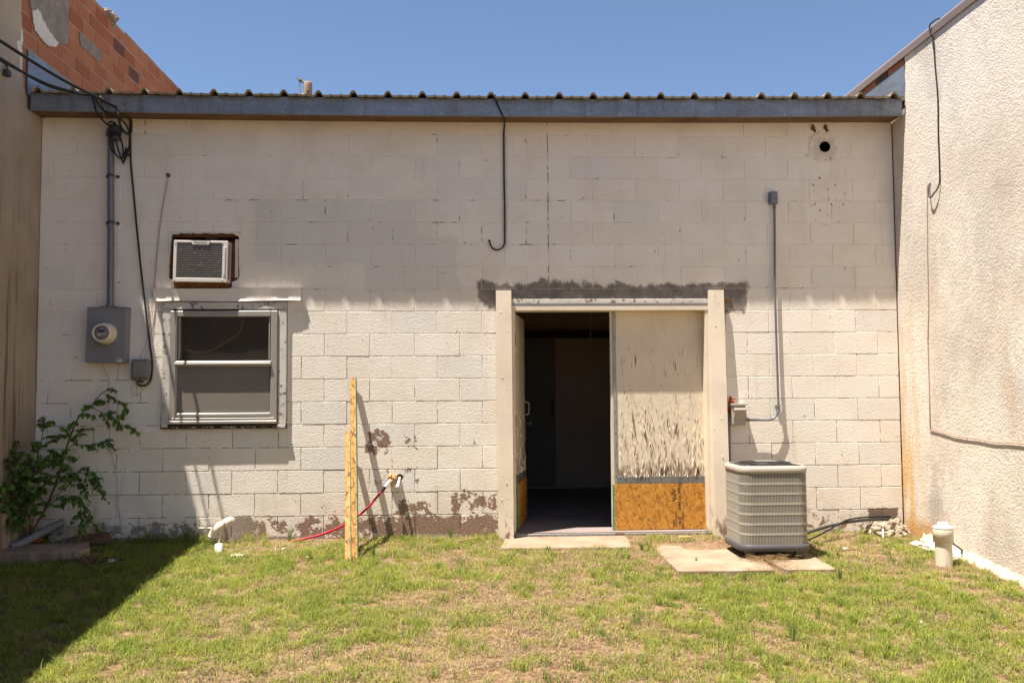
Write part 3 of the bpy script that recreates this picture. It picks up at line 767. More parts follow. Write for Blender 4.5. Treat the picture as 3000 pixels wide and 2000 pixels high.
# ------------------------------------------------------------------ doorway
dz0 = .03
fr = obj('door_frame', MB().box(3.902, 3.955, -.012, .17, .012, 2.085, .004).box(5.700, 5.753, -.012, .17, .012, 2.085, .004), 'cream', bld)
obj('lintel_board', MB().box(3.925, 5.745, -.018, .17, 2.033, 2.082, .003), 'cream', fr)
obj('lintel_board', MB().box(3.925, 5.742, -.016, .02, 2.097, 2.138, .003), 'weatherwhite', fr)
obj('lintel_flashing', MB().box(3.926, 5.742, -.02, .0, 2.0835, 2.0955), 'steel', fr)
obj('angle_bracket', MB().box(5.875, 5.95, -.012, -.002, 2.118, 2.135).box(5.872, 5.885, -.018, -.002, 1.93, 2.117), 'rust', fr)
def post(x0, x1, xb0, xb1, yb, zb, lab):
    mb = MB(); th = .045
    mb.hexa([(xb0, yb, zb), (xb1, yb, zb), (xb1, -.013, zb), (xb0, -.013, zb)], [(x0, -.055, 2.215), (x1, -.055, 2.215), (x1, -.013, 2.215), (x0, -.013, 2.215)])
    p = obj('door_post', mb, 'cream', bld)
    hb = MB()
    for z in (2.0, 1.85, 1.40, 1.05, .62, .42, .3):
        t = z / 2.215; y = yb * (1 - t) - .055 * t; x = xb0 + (x0 - xb0) * t + .06 + rng.uniform(-.02, .03)
        hb.lathe([(.0, -.0035), (.004, -.003), (.007, .001)], (x + rng.uniform(-.015, .015), y, z + rng.uniform(-.09, .09)), 'y', 10)
    stuff(obj('nail_head', hb, 'cream', p)); return p
post(3.783, 3.922, 3.793, 3.928, -.125, -.02, 'l')
post(5.731, 5.869, 5.728, 5.862, -.17, -.02, 'r')
obj('threshold', MB().box(3.94, 5.722, -.015, .2, -.06, .018, .003), 'brownwood', fr)
th = obj('threshold_strip', MB().box(3.945, 4.85, -.030, -.016, -.012, .022, .002).box(4.93, 5.722, -.030, -.016, -.010, .020, .002), 'steel', fr)
mb = MB()
for i in range(26): mb.lathe([(.0, -.003), (.004, -.002), (.005, 0)], (3.96 + i * .068, -.0305, .005), 'y', 6)
stuff(obj('rivet', mb, 'metaldark', th))

# closed right leaf: displaced peeling skin
DY = .112
def door_skin(w, h, nxx, nzz, seed, amp):
    X, Z = np.meshgrid(np.linspace(0, w, nxx), np.linspace(0, h, nzz))
    low = np.clip(1 - Z / h, 0, 1)
    d = (fbm(X * 3.2, Z * .8, .12, seed) - .5) * amp * (0.25 + 1.3 * low ** 1.5)
    r = 1 - np.abs(vnoise(X * 3.6, Z * .55, .11, seed + 5) * 2 - 1); d = d + np.clip(r - .84, 0, 1) * amp * 1.4 * (low > .15) * low
    V = np.stack([X, -np.abs(d), Z], -1).reshape(-1, 3)
    ii = (np.arange(nzz - 1)[:, None] * nxx + np.arange(nxx - 1)[None, :]).reshape(-1)
    return V.tolist(), np.stack([ii, ii + 1, ii + nxx + 1, ii + nxx], -1).tolist()
def flakes(mb, w, z0, z1, cnt, seed, T):
    r = random.Random(seed)
    for i in range(cnt):
        t = r.random() ** (3.6 if i % 4 else 1.3); zc = z0 + .02 + t * (z1 - z0 - .05); x = r.uniform(.02, w - .02)
        L = r.uniform(.02, .085) * (1.2 - t * .7); wd = r.uniform(.002, .0065); cu = r.uniform(.004, .018) * (1.15 - t * .8); sk = r.uniform(-.25, .25)
        if r.random() < .07: L *= 1.9; wd *= 1.5
        P = []
        for k in range(5):
            f = k / 4; ww = wd * math.sin(math.pi * min(max(f, .06), .94)); z = zc + (f - .5) * L
            if z < z0 - .01: z = z0 - .01
            y = -.004 - cu * (1 - f) ** 1.5 * .8; xx = x + sk * (f - .5) * L
            P += [T(xx - ww, -.005, z), T(xx + ww, y, z)]
        mb.add(P, [(2 * k, 2 * k + 1, 2 * k + 3, 2 * k + 2) for k in range(4)], True)
def slits(mb, w, z0, z1, cnt, seed, T):
    r = random.Random(seed)
    for i in range(cnt):
        t = r.random() ** 2.0; zc = z0 + .03 + t * (z1 - z0 - .08); x = r.uniform(.03, w - .03); L = r.uniform(.02, .13); wd = r.uniform(.0012, .0045) * (1.4 - t)
        sk = r.uniform(-.15, .15); y = -.021
        mb.add([T(x - sk * L, y, zc - L / 2), T(x + wd, y, zc), T(x + sk * L, y, zc + L / 2), T(x - wd, y, zc)], [(0, 1, 2, 3)])
xl, xr_ = 4.895, 5.700
door = obj('door', MB().box(4.842, 5.700, DY, DY + .042, .03, 2.033), 'cream', bld)
door['label'] = 'closed cream door leaf with peeling paint'
vs, fs = door_skin(xr_ - xl, 2.03 - .50, 60, 130, 21, .0065)
sk = obj('peeling_panel', MB().add([(xl + a, DY - .004 + b, .50 + c) for a, b, c in vs], fs, True), 'creampeel', door)
mb = MB(); flakes(mb, xr_ - xl, .515, 1.25, 120, 4, lambda a, b, c: (xl + a, DY - .008 + b, c)); stuff(obj('paint_flakes', mb, 'creampeel', sk))
mb = MB(); slits(mb, xr_ - xl, .515, 1.75, 170, 9, lambda a, b, c: (xl + a, DY + b + .006, c))
for (fx_, fz_, L_, wd_, sk_) in [(.15, 1.03, .27, .010, -.10), (.72, 1.22, .20, .009, -.28), (.30, .98, .09, .006, -.05), (.47, 1.0, .13, .007, .1), (.55, .95, .12, .008, .25), (.18, 1.58, .12, .006, .05), (.55, 1.52, .10, .006, 0), (.34, .86, .12, .006, -.05), (.44, .80, .14, .006, .0), (.65, .84, .12, .005, -.15), (.26, .90, .08, .006, .1)]:
    mb.add([(xl + fx_ - sk_ * L_ / 2, DY - .0135, fz_ - L_ / 2), (xl + fx_ + wd_ * .7, DY - .0145, fz_ - .02), (xl + fx_ + sk_ * L_ / 2, DY - .0135, fz_ + L_ / 2), (xl + fx_ - wd_ * .7, DY - .0145, fz_ + .02)], [(0, 1, 2, 3)])
stuff(obj('bare_wood_crack', mb, 'brownwood', sk))
obj('edge_strip', MB().box(4.866, 4.893, DY - .012, DY - .002, .455, 2.032, .001), 'steel', door)
mb = MB()
for i in range(16): mb.lathe([(0, -.002), (.004, -.0015), (.005, 0)], (4.880 + (i % 2) * .006, DY - .0125, .52 + i * .098), 'y', 6)
stuff(obj('rivet', mb, 'metaldark', door))
obj('metal_strip', MB().box(4.895, 5.699, DY - .016, DY - .002, .449, .517, .002), 'steeldark', door)
mb = MB()
for i in range(9): mb.lathe([(0, -.002), (.004, -.0015), (.0055, 0)], (4.92 + i * .095, DY - .0165, .495 - .03 * (i % 2)), 'y', 6)
stuff(obj('screw', mb, 'metaldark', door))
pp = obj('patch_panel', MB().box(4.862, 5.699, DY - .020, DY - .001, .034, .446, .001), 'osb', door)
obj('green_edge', MB().box(4.848, 4.8615, DY - .019, DY - .001, .034, .444), 'green', pp)
def vt(s, size, x, z, mat='ink'): text('lettering', s, size, mat, pp, Matrix.Translation((x, DY - .0205, z)) @ Matrix.Rotation(math.radians(90), 4, 'Y') @ FACE)
vt('APA', .062, 5.408, .345); vt('West Fraser', .052, 5.462, .335)
vt('7/16', .045, 5.462, .115); vt('EXPOSURE 1  SHEATHING', .016, 5.49, .10); vt('SIZED FOR SPACING', .016, 5.425, .12); vt('24/16', .03, 5.405, .09)
# open left leaf, swung inward on its hinges
hx_, hy_ = 3.958, .135; ang = math.radians(81); ca, sa = math.cos(ang), math.sin(ang)
def L(a, b, c): return (hx_ + a * ca - b * sa, hy_ + a * sa + b * ca, c)
def lbox(a0, a1, b0, b1, c0, c1): return MB().hexa([L(a0, b0, c0), L(a1, b0, c0), L(a1, b1, c0), L(a0, b1, c0)], [L(a0, b0, c1), L(a1, b0, c1), L(a1, b1, c1), L(a0, b1, c1)])
ldoor = obj('door', lbox(0, .85, 0, .042, .035, 2.025), 'cream', bld); ldoor['label'] = 'open left door leaf swung inward'
vs, fs = door_skin(.85, 1.49, 50, 120, 33, .010)
lsk = obj('peeling_panel', MB().add([L(a, -.003 + b, .53 + c) for a, b, c in vs], fs, True), 'creampeel', ldoor)
mb = MB(); flakes(mb, .85, .54, 1.4, 120, 14, lambda a, b, c: L(a, -.005 + b, c)); stuff(obj('paint_flakes', mb, 'creampeel', lsk))
mb = MB(); slits(mb, .85, .54, 1.0, 60, 19, lambda a, b, c: L(a, b + .008, c)); stuff(obj('bare_wood_crack', mb, 'brownwood', lsk))
obj('metal_strip', lbox(.0, .85, -.016, -.001, .455, .525), 'steeldark', ldoor)
lp = obj('patch_panel', lbox(.022, .85, -.020, -.001, .04, .453), 'osb', ldoor)
obj('green_edge', lbox(.004, .0215, -.020, -.001, .04, .451), 'green', lp)
for z in (1.78, 1.02, .30): obj('hinge', lbox(.002, .03, -.008, -.001, z - .055, z + .055), 'brass', ldoor)
obj('door_handle', MB().tube([L(.80, -.004, 1.20), L(.80, -.045, 1.19), L(.80, -.05, 1.14), L(.80, -.045, 1.08), L(.80, -.004, 1.07)], .007, 8, 4), 'alu', ldoor)
obj('door_knob', MB().tube([L(.80, 0, .985), L(.80, -.045, .985)], .012, 10).rock(L(.80, -.06, .985), (.026, .026, .026), 2, .02), 'metaldark', ldoor)

# ------------------------------------------------------------------ left neighbour
lb = thing('brick_building', 'taller clay tile building with brown stucco skin on the left', 'building', (-3, -1, 0))
TX = -.325
obj('wall', MB().box(-7, TX - .007, -14, 9.5, -.5, 5.37), 'claymortar', lb)
edge = [(-.30, 3.79), (-.29, 3.86), (-.36, 3.98), (-.385, 4.1), (-.40, 4.22), (-.415, 4.3), (-.395, 4.36), (-.41, 4.48), (-.43, 4.60), (-.425, 4.75), (-.44, 4.95), (-.43, 5.2), (-.44, 5.40)]
poly = [(-14, -.5), (.0, -.5), (.0, 3.79)] + edge + [(-14, 5.40)]
obj('stucco_coat', MB().prism(poly, 'x', TX - .0069, -.306), 'stucco_l', lb)
cp = resample([(-.40, 4.08), (-.385, 4.2), (-.405, 4.3), (-.385, 4.36), (-.40, 4.46), (-.425, 4.42), (-.43, 4.34), (-.50, 4.30), (-.47, 4.25), (-.44, 4.2), (-.425, 4.1)], 44)
cp = [(a_ + rng.uniform(-.008, .004), b_ + rng.uniform(-.01, .01)) for a_, b_ in cp]
mb = MB().prism(cp, 'x', -.3075, -.3035)
obj('plaster_chip', mb, 'whiteplaster', lb)
CZ = .1444; base = 4.340 - 3 * CZ
meshes = {}
cnt = 0
for k in range(0, 11):
    z0 = base + k * CZ; z1 = min(z0 + CZ, 5.385)
    off = -.061 if k % 2 else .113
    if k == 10: z1 = 5.385
    y = off - 3 * .317
    while y < 9.3:
        a, b = max(y, -.48), min(y + .317, 9.4); y += .317
        if b - a < .05 or b < -.44: continue
        if a < .9 and z1 < 3.95: continue
        if k == 10 and 1.55 < a < 1.75: continue
        key = (round(b - a, 2), round(z1 - z0, 2))
        if key not in meshes:
            w, h = b - a - .010, z1 - z0 - .011
            meshes[key] = MB().box(0, .03, -w / 2, w / 2, -h / 2, h / 2, .003).mesh('clay_tile', 'clay')
        o = bpy.data.objects.new('clay_tile', meshes[key]); o.location = (TX - .030 + rng.uniform(-.004, .002), (a + b) / 2, (z0 + z1) / 2)
        o.rotation_euler = (rng.uniform(-.006, .006), rng.uniform(-.01, .01), rng.uniform(-.008, .008))
        link(o, lb)
pp1 = [(-.268, 4.78), (-.215, 4.67), (-.16, 4.53), (-.03, 4.50), (.06, 4.51), (.24, 4.525), (.33, 4.60), (.53, 4.66), (.52, 5.06), (.45, 5.40), (-.25, 5.40)]
pr_ = resample(pp1, 60); pr_ = [(a + rng.uniform(-.008, .008), b + rng.uniform(-.008, .008)) for a, b in pr_]
obj('plaster_patch', MB().prism(pr_, 'x', TX - .0065, TX + .012), 'plaster', lb)
wp = resample([(-.225, 4.67), (-.16, 4.535), (-.02, 4.505), (.10, 4.50), (.24, 4.53), (.30, 4.60), (.15, 4.63), (.0, 4.68), (-.1, 4.76)], 50)
wp = [(a + rng.uniform(-.010, .010), b + rng.uniform(-.012, .012)) for a, b in wp]
obj('plaster_patch', MB().prism(wp, 'x', TX + .0121, TX + .016), 'whiteplaster', lb)
wp = resample([(.80, 4.90), (.81, 4.77), (1.235, 4.76), (1.345, 4.79), (1.345, 4.90), (1.1, 4.895)], 40)
wp = [(a + rng.uniform(-.01, .01), b + rng.uniform(-.008, .008)) for a, b in wp]
obj('plaster_patch', MB().prism(wp, 'x', TX - .0065, TX + .010), 'plaster', lb)
obj('roof_flashing', MB().box(-.318, -.309, -.275, 9, 3.92, 4.315), 'galv', lb)
mb = MB()
for i in range(9): mb.rock((-.36 + rng.uniform(-.05, .05), 1.6 + rng.uniform(-.08, .08), 5.36 + rng.uniform(-.06, .05)), (.05, .05, .045), i, .6)
stuff(obj('broken_mortar', mb, 'plaster', lb))
tag(obj('wall_bracket', MB().tube([(-.30, -.70, 4.06), (-.285, -.70, 4.02), (-.27, -.70, 3.98)], .008, 6).box(-.30, -.255, -.735, -.67, 3.93, 3.985, .008), 'metaldark'), 'small dark bracket fixed high on the brown stucco', 'bracket')

# ------------------------------------------------------------------ right neighbour
rb = thing('stucco_building', 'cream stucco building with a brown metal roof edge on the right', 'building', (10, -1, 0))
SX = 7.512
obj('wall', MB().box(SX + .022, 14, -11, 9, -.5, 4.33), 'claymortar', rb)
edge = [(-.262, 3.80), (-.275, 3.95), (-.29, 4.05), (-.285, 4.15), (-.30, 4.22), (-.285, 4.335)]
obj('stucco_coat', MB().prism([(-11, -.5), (.0, -.5), (.0, 3.79)] + edge + [(-11, 4.335)], 'x', SX, SX + .0219), 'stucco_r', rb)
mb = MB()
prof_t = [(SX - .016, 4.312), (SX - .018, 4.375), (SX - .010, 4.382), (SX + .03, 4.425), (SX + .12, 4.428), (SX + .12, 4.40), (SX + .0, 4.36), (SX - .004, 4.312)]
mb.prism(prof_t, 'y', -11, 8.9); obj('roof_trim', mb, 'trim_brown', rb)
obj('roof', MB().box(SX + .05, 14, -11, 9, 4.331, 4.40), 'trim_brown', rb)
obj('roof_flashing', MB().box(SX + .004, SX + .012, -.275, 8.9, 3.93, 4.252), 'galv', rb)
y = -.25; i = 0
while y < 6:
    w = rng.uniform(.22, .36)
    obj('brick', MB().box(SX + .002 + rng.uniform(0, .006), SX + .03, y, y + w - .012, 4.254, 4.31, .003), ['rubble', 'darkwood', 'clay', 'brownwood'][i % 4] if i else 'clay', rb); y += w; i += 1
# painted footing along the wall base
n = 260; vs = []; fs = []
for i in range(n + 1):
    y = -.36 - 5.5 * i / n; g = gh(7.45, y)
    w = max(.004, .028 + .042 * mnoise.noise(Vector((y * 2.3, 1, 0))) + .045 * mnoise.noise(Vector((y * 9, 4, 0))) + .02 * mnoise.noise(Vector((y * 27, 2, 0)))) * min(1, i / 18 + .3)
    t = .02 + .03 * mnoise.noise(Vector((y * 7, 7, 0))) + .014 * mnoise.noise(Vector((y * 23, 9, 0)))
    vs += [(SX, y, g + t + .05), (SX - w * .6, y, g + t), (SX - w - .02, y, g + .012), (SX - w - .03, y, g - .05)]
for i in range(n): fs += [(i * 4 + k, i * 4 + k + 1, i * 4 + k + 5, i * 4 + k + 4) for k in range(3)]
obj('footing', MB().add(vs, fs, True), 'whitestone', rb)
# crack running along the stucco
pts = [(7.510, -.557, .95), (7.510, -.70, .94), (7.510, -.83, .927), (7.510, -.97, .912), (7.510, -1.12, .905), (7.510, -1.35, .897), (7.510, -1.54, .886), (7.510, -1.75, .893), (7.510, -1.943, .890), (7.510, -2.4, .87), (7.510, -3, .88)]
pts = [(a, b, c + rng.uniform(-.004, .004)) for a, b, c in pts]
tag(obj('wire', MB().tube([(7.508, -.642, 3.057), (7.508, -.625, 2.75), (7.508, -.609, 2.455), (7.508, -.598, 2.011), (7.507, -.565, 1.706), (7.508, -.563, 1.246), (7.507, -.557, .955)] + [(7.503, b, c) for a, b, c in pts], .0042, 6), 'copper'),
    'thin brown wire running down and along the cream stucco', 'wire')
tag(obj('cable', MB().tube([(7.56, -.86, 4.44), (7.52, -.88, 4.425), (7.488, -.85, 4.405), (7.482, -.82, 4.38), (7.482, -.84, 4.30), (7.50, -.845, 4.265), (7.504, -.852, 4.038), (7.504, -.880, 3.746), (7.504, -.869, 3.469), (7.504, -.870, 3.136),
        (7.502, -.866, 3.03), (7.49, -.845, 2.975), (7.482, -.812, 2.951), (7.478, -.765, 2.925), (7.48, -.725, 2.935), (7.49, -.70, 2.984), (7.50, -.69, 3.04), (7.508, -.695, 3.062)], .006, 8, 4), 'black'),
    'black cable draped over the roof edge and hooked down the cream stucco', 'cable')

# ------------------------------------------------------------------ wall mounted services
mt = thing('electric_meter', 'grey electric meter box with round meter and conduit riser on block wall', 'meter', (.34, 0, 1.57))
mbx = obj('meter_box', MB().hexa([(.170, -.125, 1.578), (.505, -.125, 1.573), (.505, 0, 1.573), (.170, 0, 1.578)], [(.180, -.125, 2.062), (.515, -.125, 2.052), (.515, 0, 2.052), (.180, 0, 2.062)]), 'meterbox', mt)
obj('box_lid', MB().box(.176, .519, -.132, 0, 2.056, 2.066, .002), 'meterbox', mbx)
obj('cover_plate', MB().hexa([(.174, -.129, 1.588), (.500, -.129, 1.583), (.500, -.1255, 1.583), (.174, -.1255, 1.588)], [(.183, -.129, 2.040), (.510, -.129, 2.035), (.510, -.1255, 2.035), (.183, -.1255, 2.040)]), 'meterbox', mbx)
sticker = obj('sticker', MB().box(.442, .49, -.1305, -.1292, 1.583, 1.612), 'label', mbx)
obj('printed_line', MB().box(.446, .486, -.1312, -.1306, 1.602, 1.607).box(.446, .470, -.1312, -.1306, 1.594, 1.597), 'ink', sticker)
dial = obj('meter', MB().lathe([(.094, -.129), (.096, -.150), (.090, -.158), (.089, -.20), (.083, -.243), (.076, -.252), (.066, -.252), (.062, -.246), (.062, -.235)], (.350, 0, 1.830), 'y', 36), 'meterbody', mt)
obj('meter_face', MB().lathe([(.0, -.2452), (.0615, -.2452), (.0615, -.24)], (.350, 0, 1.830), 'y', 36), 'meterface', dial)
obj('display', MB().box(.332, .382, -.2475, -.2454, 1.838, 1.853), 'lcd', dial)
obj('printed_line', MB().box(.314, .380, -.2466, -.2454, 1.820, 1.824).box(.316, .352, -.2466, -.2454, 1.811, 1.815).box(.320, .345, -.2466, -.2454, 1.800, 1.803), 'label', dial)
obj('meter_ring', MB().lathe([(.103, -.129), (.103, -.140), (.095, -.142)], (.350, 0, 1.830), 'y', 36), 'meterbox', dial)
cond_ = obj('conduit', MB().tube([(.352, -.055, 2.066), (.351, -.055, 2.10)], .034, 20).tube([(.351, -.055, 2.10), (.346, -.055, 2.6), (.334, -.055, 3.27), (.330, -.055, 3.60)], .0285, 20), 'conduit', mt)
obj('conduit_hub', MB().box(.28, .425, -.11, -.0, 2.0665, 2.074, .002), 'rust', cond_)
for z in (2.83, 3.255):
    x = .346 - (z - 2.6) * .018
    st = obj('strap', MB().tube([(x - .032, -.055, z), (x + .032, -.055, z)], .001, 4).lathe([(.030, -.012), (.0315, -.011), (.0315, .011), (.030, .012)], (x, -.055, z), 'z', 20).box(x + .03, x + .06, -.012, -.004, z - .012, z + .012, .002).box(x - .06, x - .03, -.012, -.004, z - .012, z + .012, .002), 'metaldark', cond_)
hd = obj('weatherhead', MB().lathe([(.0, -.125), (.040, -.118), (.052, -.09), (.055, -.05), (.050, -.012), (.0, -.008)], (.362, 0, 3.668), 'y', 24)
         .hexa([(.305, -.11, 3.60), (.40, -.11, 3.60), (.40, -.015, 3.60), (.305, -.015, 3.60)], [(.313, -.115, 3.66), (.412, -.115, 3.66), (.412, -.01, 3.66), (.313, -.01, 3.66)]), 'metaldark', mt)
obj('clamp', MB().box(.325, .40, -.12, -.01, 3.575, 3.60, .004).lathe([(0, -.014), (.010, -.012), (.010, 0)], (.39, -.12, 3.588), 'y', 8), 'conduit', hd)

tb = thing('telecom_box', 'small grey green telephone box beside the window', 'utility box', (.62, 0, 1.42))
bx = obj('box_body', MB().box(.540, .700, -.055, 0, 1.425, 1.608, .008), 'boxgrey', tb)
obj('box_cover', MB().box(.548, .692, -.075, -.056, 1.435, 1.598, .012).box(.562, .672, -.082, -.074, 1.448, 1.585, .006), 'boxgrey', bx)
obj('cable_port', MB().box(.585, .64, -.05, -.01, 1.40, 1.424, .004), 'metaldark', bx)
obj('latch', MB().box(.7005, .712, -.05, -.02, 1.50, 1.545, .003).box(.7005, .710, -.05, -.02, 1.465, 1.49, .003), 'alu', bx)

tag(obj('service_cable', MB().tube([(.484, -.20, 3.812), (.485, -.10, 3.79), (.488, -.03, 3.76), (.490, -.022, 3.6), (.497, -.02, 3.368), (.504, -.02, 3.306), (.596, -.02, 2.470), (.688, -.02, 1.766), (.716, -.03, 1.60), (.719, -.035, 1.507), (.712, -.035, 1.44), (.69, -.035, 1.395), (.655, -.035, 1.374), (.61, -.03, 1.375), (.59, -.03, 1.39), (.595, -.03, 1.405)], .0088, 8, 4), 'black'),
    'long black cable slanting down the wall from the eave to the telephone box', 'cable')
tag(obj('wire', MB().tube([(.824, -.006, 3.261), (.80, -.012, 3.1), (.763, -.010, 2.865), (.737, -.012, 2.559), (.706, -.014, 2.125), (.662, -.012, 1.776), (.618, -.014, 1.65), (.625, -.09, 1.585), (.622, -.09, 1.50), (.606, -.08, 1.40), (.585, -.03, 1.33), (.58, -.02, 1.29), (.60, -.02, 1.27)], .0021, 5, 4)
    .tube([(.824, -.006, 3.261), (.806, -.010, 3.1), (.772, -.010, 2.865), (.743, -.010, 2.559), (.716, -.012, 2.125), (.69, -.012, 1.776), (.66, -.02, 1.66), (.655, -.088, 1.585), (.645, -.088, 1.50), (.648, -.06, 1.40), (.63, -.03, 1.33), (.60, -.02, 1.30), (.56, -.02, 1.285), (.535, -.02, 1.32), (.54, -.02, 1.38)], .0021, 5, 4), 'copper'),
    'pair of thin reddish wires hanging from a nail down to the telephone box', 'wire')
tag(obj('rusty_nail', MB().lathe([(0, -.03), (.009, -.02), (.014, -.003), (.02, .001)], (.826, 0, 3.268), 'y', 10).rock((.826, -.006, 3.275), (.024, .006, .01), 5, .9), 'rust'), 'rusty nail stain where the thin wires hang', 'nail')
tag(obj('ground_wire', MB().tube([(.295, -.05, 1.576), (.297, -.03, 1.525), (.319, -.012, 1.473), (.344, -.010, 1.421), (.336, -.010, 1.373), (.338, -.010, 1.2), (.347, -.010, 1.006), (.367, -.009, .804), (.40, -.010, .66), (.425, -.009, .536), (.436, -.009, .335), (.455, -.01, .2), (.492, -.02, .06)], .0036, 5, 3), 'whitewire'),
    'thin pale ground wire dropping from the meter box to the grass', 'wire')
tag(obj('cable', MB().tube([(3.78, -.30, 3.935), (3.784, -.275, 3.90), (3.809, -.268, 3.843), (3.845, -.262, 3.765), (3.868, -.15, 3.757), (3.873, -.02, 3.745), (3.866, -.012, 3.634), (3.866, -.010, 3.26), (3.870, -.012, 2.9), (3.869, -.014, 2.697), (3.863, -.016, 2.645), (3.850, -.018, 2.615), (3.830, -.02, 2.598), (3.80, -.022, 2.588), (3.771, -.02, 2.595), (3.745, -.018, 2.62), (3.727, -.012, 2.672)], .0072, 8, 4)
    .rock((3.727, -.012, 2.675), (.011, .008, .008), 1, .2), 'black'), 'black hooked cable hanging down the wall above the door', 'cable')

jc = thing('conduit_run', 'thin grey conduit with small junction box at its top on block wall', 'conduit', (6.35, 0, 1.1))
jb = obj('junction_box', MB().box(6.318, 6.392, -.055, 0, 3.012, 3.126, .005), 'conduit', jc)
obj('box_cover', MB().box(6.322, 6.388, -.060, -.0555, 3.016, 3.122, .002), 'conduit', jb)
cd = obj('conduit', MB().tube([(6.366, -.03, 3.012), (6.360, -.03, 2.6), (6.353, -.03, 2.21), (6.356, -.035, 1.43), (6.356, -.045, 1.15), (6.348, -.05, 1.10), (6.330, -.05, 1.062), (6.30, -.055, 1.038), (6.265, -.06, 1.027), (6.20, -.06, 1.025), (6.13, -.06, 1.030), (6.05, -.06, 1.030)], .0105, 12, 3), 'conduit', jc)
obj('coupling', MB().tube([(6.356, -.045, 1.165), (6.356, -.046, 1.14)], .016, 12), 'steeldark', cd); obj('coupling', MB().tube([(6.075, -.06, 1.03), (6.045, -.06, 1.03)], .016, 12), 'steeldark', cd)
obj('bracket', MB().box(6.334, 6.38, -.028, -.0, 1.148, 1.158), 'steeldark', cd)
obj('strap', MB().lathe([(.012, -.008), (.0128, 0), (.012, .008)], (6.366, -.03, 2.98), 'z', 10), 'metaldark', cd)

db = thing('disconnect_box', 'beige outdoor disconnect box beside the right door post', 'utility box', (5.97, 0, .98))
b0 = obj('box_body', MB().box(5.912, 6.040, -.085, 0, .985, 1.168, .004), 'acbeige', db)
obj('box_lid', MB().box(5.906, 6.046, -.115, -.0, 1.160, 1.178, .003).box(5.918, 6.036, -.095, -.0855, .992, 1.158, .003), 'acbeige', b0)
obj('pull_cover', MB().hexa([(5.925, -.10, 1.02), (6.030, -.10, 1.02), (6.030, -.095, 1.02), (5.925, -.095, 1.02)], [(5.925, -.145, 1.105), (6.030, -.145, 1.105), (6.030, -.095, 1.105), (5.925, -.095, 1.105)])
    .box(5.922, 6.033, -.150, -.096, 1.106, 1.136, .008), 'acbeige', b0)
pc_ = obj('conduit', MB().tube([(5.893, -.05, .62), (5.895, -.05, .97)], .0145, 12).tube([(5.895, -.05, .97), (5.90, -.055, 1.02), (5.915, -.055, 1.035)], .019, 12, 4), 'pvcgrey', db)
mb = MB(); mb.add([(5.896, -.03, 1.178), (5.955, -.055, 1.178), (5.948, -.04, 1.205), (5.930, -.05, 1.228), (5.912, -.03, 1.252), (5.903, -.04, 1.22), (5.925, -.075, 1.20), (5.925, -.02, 1.19)],
                  [(0, 6, 5), (6, 1, 2), (6, 2, 3), (6, 3, 4), (6, 4, 5), (0, 1, 6), (0, 7, 1), (7, 1, 2), (7, 2, 3), (7, 3, 4), (7, 4, 5), (7, 5, 0)])
mb.add([(5.878, -.05, 1.085), (5.911, -.05, 1.085), (5.911, -.05, 1.135), (5.895, -.06, 1.150), (5.874, -.05, 1.12), (5.893, -.085, 1.11)], [(0, 1, 5), (1, 2, 5), (2, 3, 5), (3, 4, 5), (4, 0, 5)])
tag(obj('scrap', mb, 'orange'), 'bright orange scrap stuck behind the beige disconnect box', 'scrap')

# ------------------------------------------------------------------ wall air conditioner
ac = thing('window_air_conditioner', 'old white window air conditioner stuck crooked through the wall', 'air conditioner', (1.15, 0, 2.30))
rotA = Matrix.Translation((1.15, -.10, 2.475)) @ Matrix.Rotation(math.radians(1.0), 4, 'Y')
def A(mb): mb.v = [tuple(rotA @ Vector(q)) for q in mb.v]; return mb
W, H = .238, .185
cab = obj('cabinet', A(MB().box(-W, W, .012, .24, -H, H, .004)), 'acwhite', ac)
frm = obj('front_frame', A(MB().box(-W, -W + .028, 0, .011, -H + .035, H - .02, .003).box(W - .046, W, 0, .011, -H + .035, H - .02, .003).box(-W, W, 0, .011, H - .0195, H, .003).box(-W, W, 0, .011, -H, -H + .0345, .003)
    .box(W - .034, W - .018, -.006, -.0005, -H + .06, H - .05, .003)), 'acwhite', ac)
obj('coil_panel', A(MB().box(-W + .03, W - .048, .004, .0115, -H + .037, H - .022)), 'coil', frm)
mb = MB()
for i in range(15):
    z = -H + .05 + i * .0205; mb.box(-W + .03, W - .048, .0005, .003, z, z + .0015)
stuff(obj('guard_wire', A(mb), 'steel', frm))
mb = MB()
for i in range(46):
    x = rng.uniform(-W + .04, W - .06); z = rng.uniform(-H + .045, H - .04); s = rng.uniform(.001, .0032); mb.lathe([(0, -.0012), (s, -.0004), (s * .9, .001)], (x, .0005, z), 'y', 6)
stuff(obj('droplet_mark', A(mb), 'steel', frm))
obj('nameplate', A(MB().prism([(-.085, H - .001), (.085, H - .001), (.068, H - .036), (-.072, H - .036)], 'y', -.006, -.0005)), 'acwhite', frm)
text('lettering', 'Kenmore', .030, 'inkgrey', frm, rotA @ Matrix.Translation((-.002, -.0068, H - .017)) @ FACE)
mb = MB()
for i in range(26):
    z = -H + .03 + i * .0125; mb.box(W, W + .0015, .02, .085, z, z + .006)
stuff(obj('side_vent', A(mb), 'inrail', cab))
mb = MB()
for sx in (-W + .014, W - .04):
    for sz in (-H + .014, H - .03): mb.lathe([(0, -.003), (.005, -.002), (.005, 0)], (sx, 0, sz), 'y', 8)
stuff(obj('screw', A(mb), 'steeldark', frm))

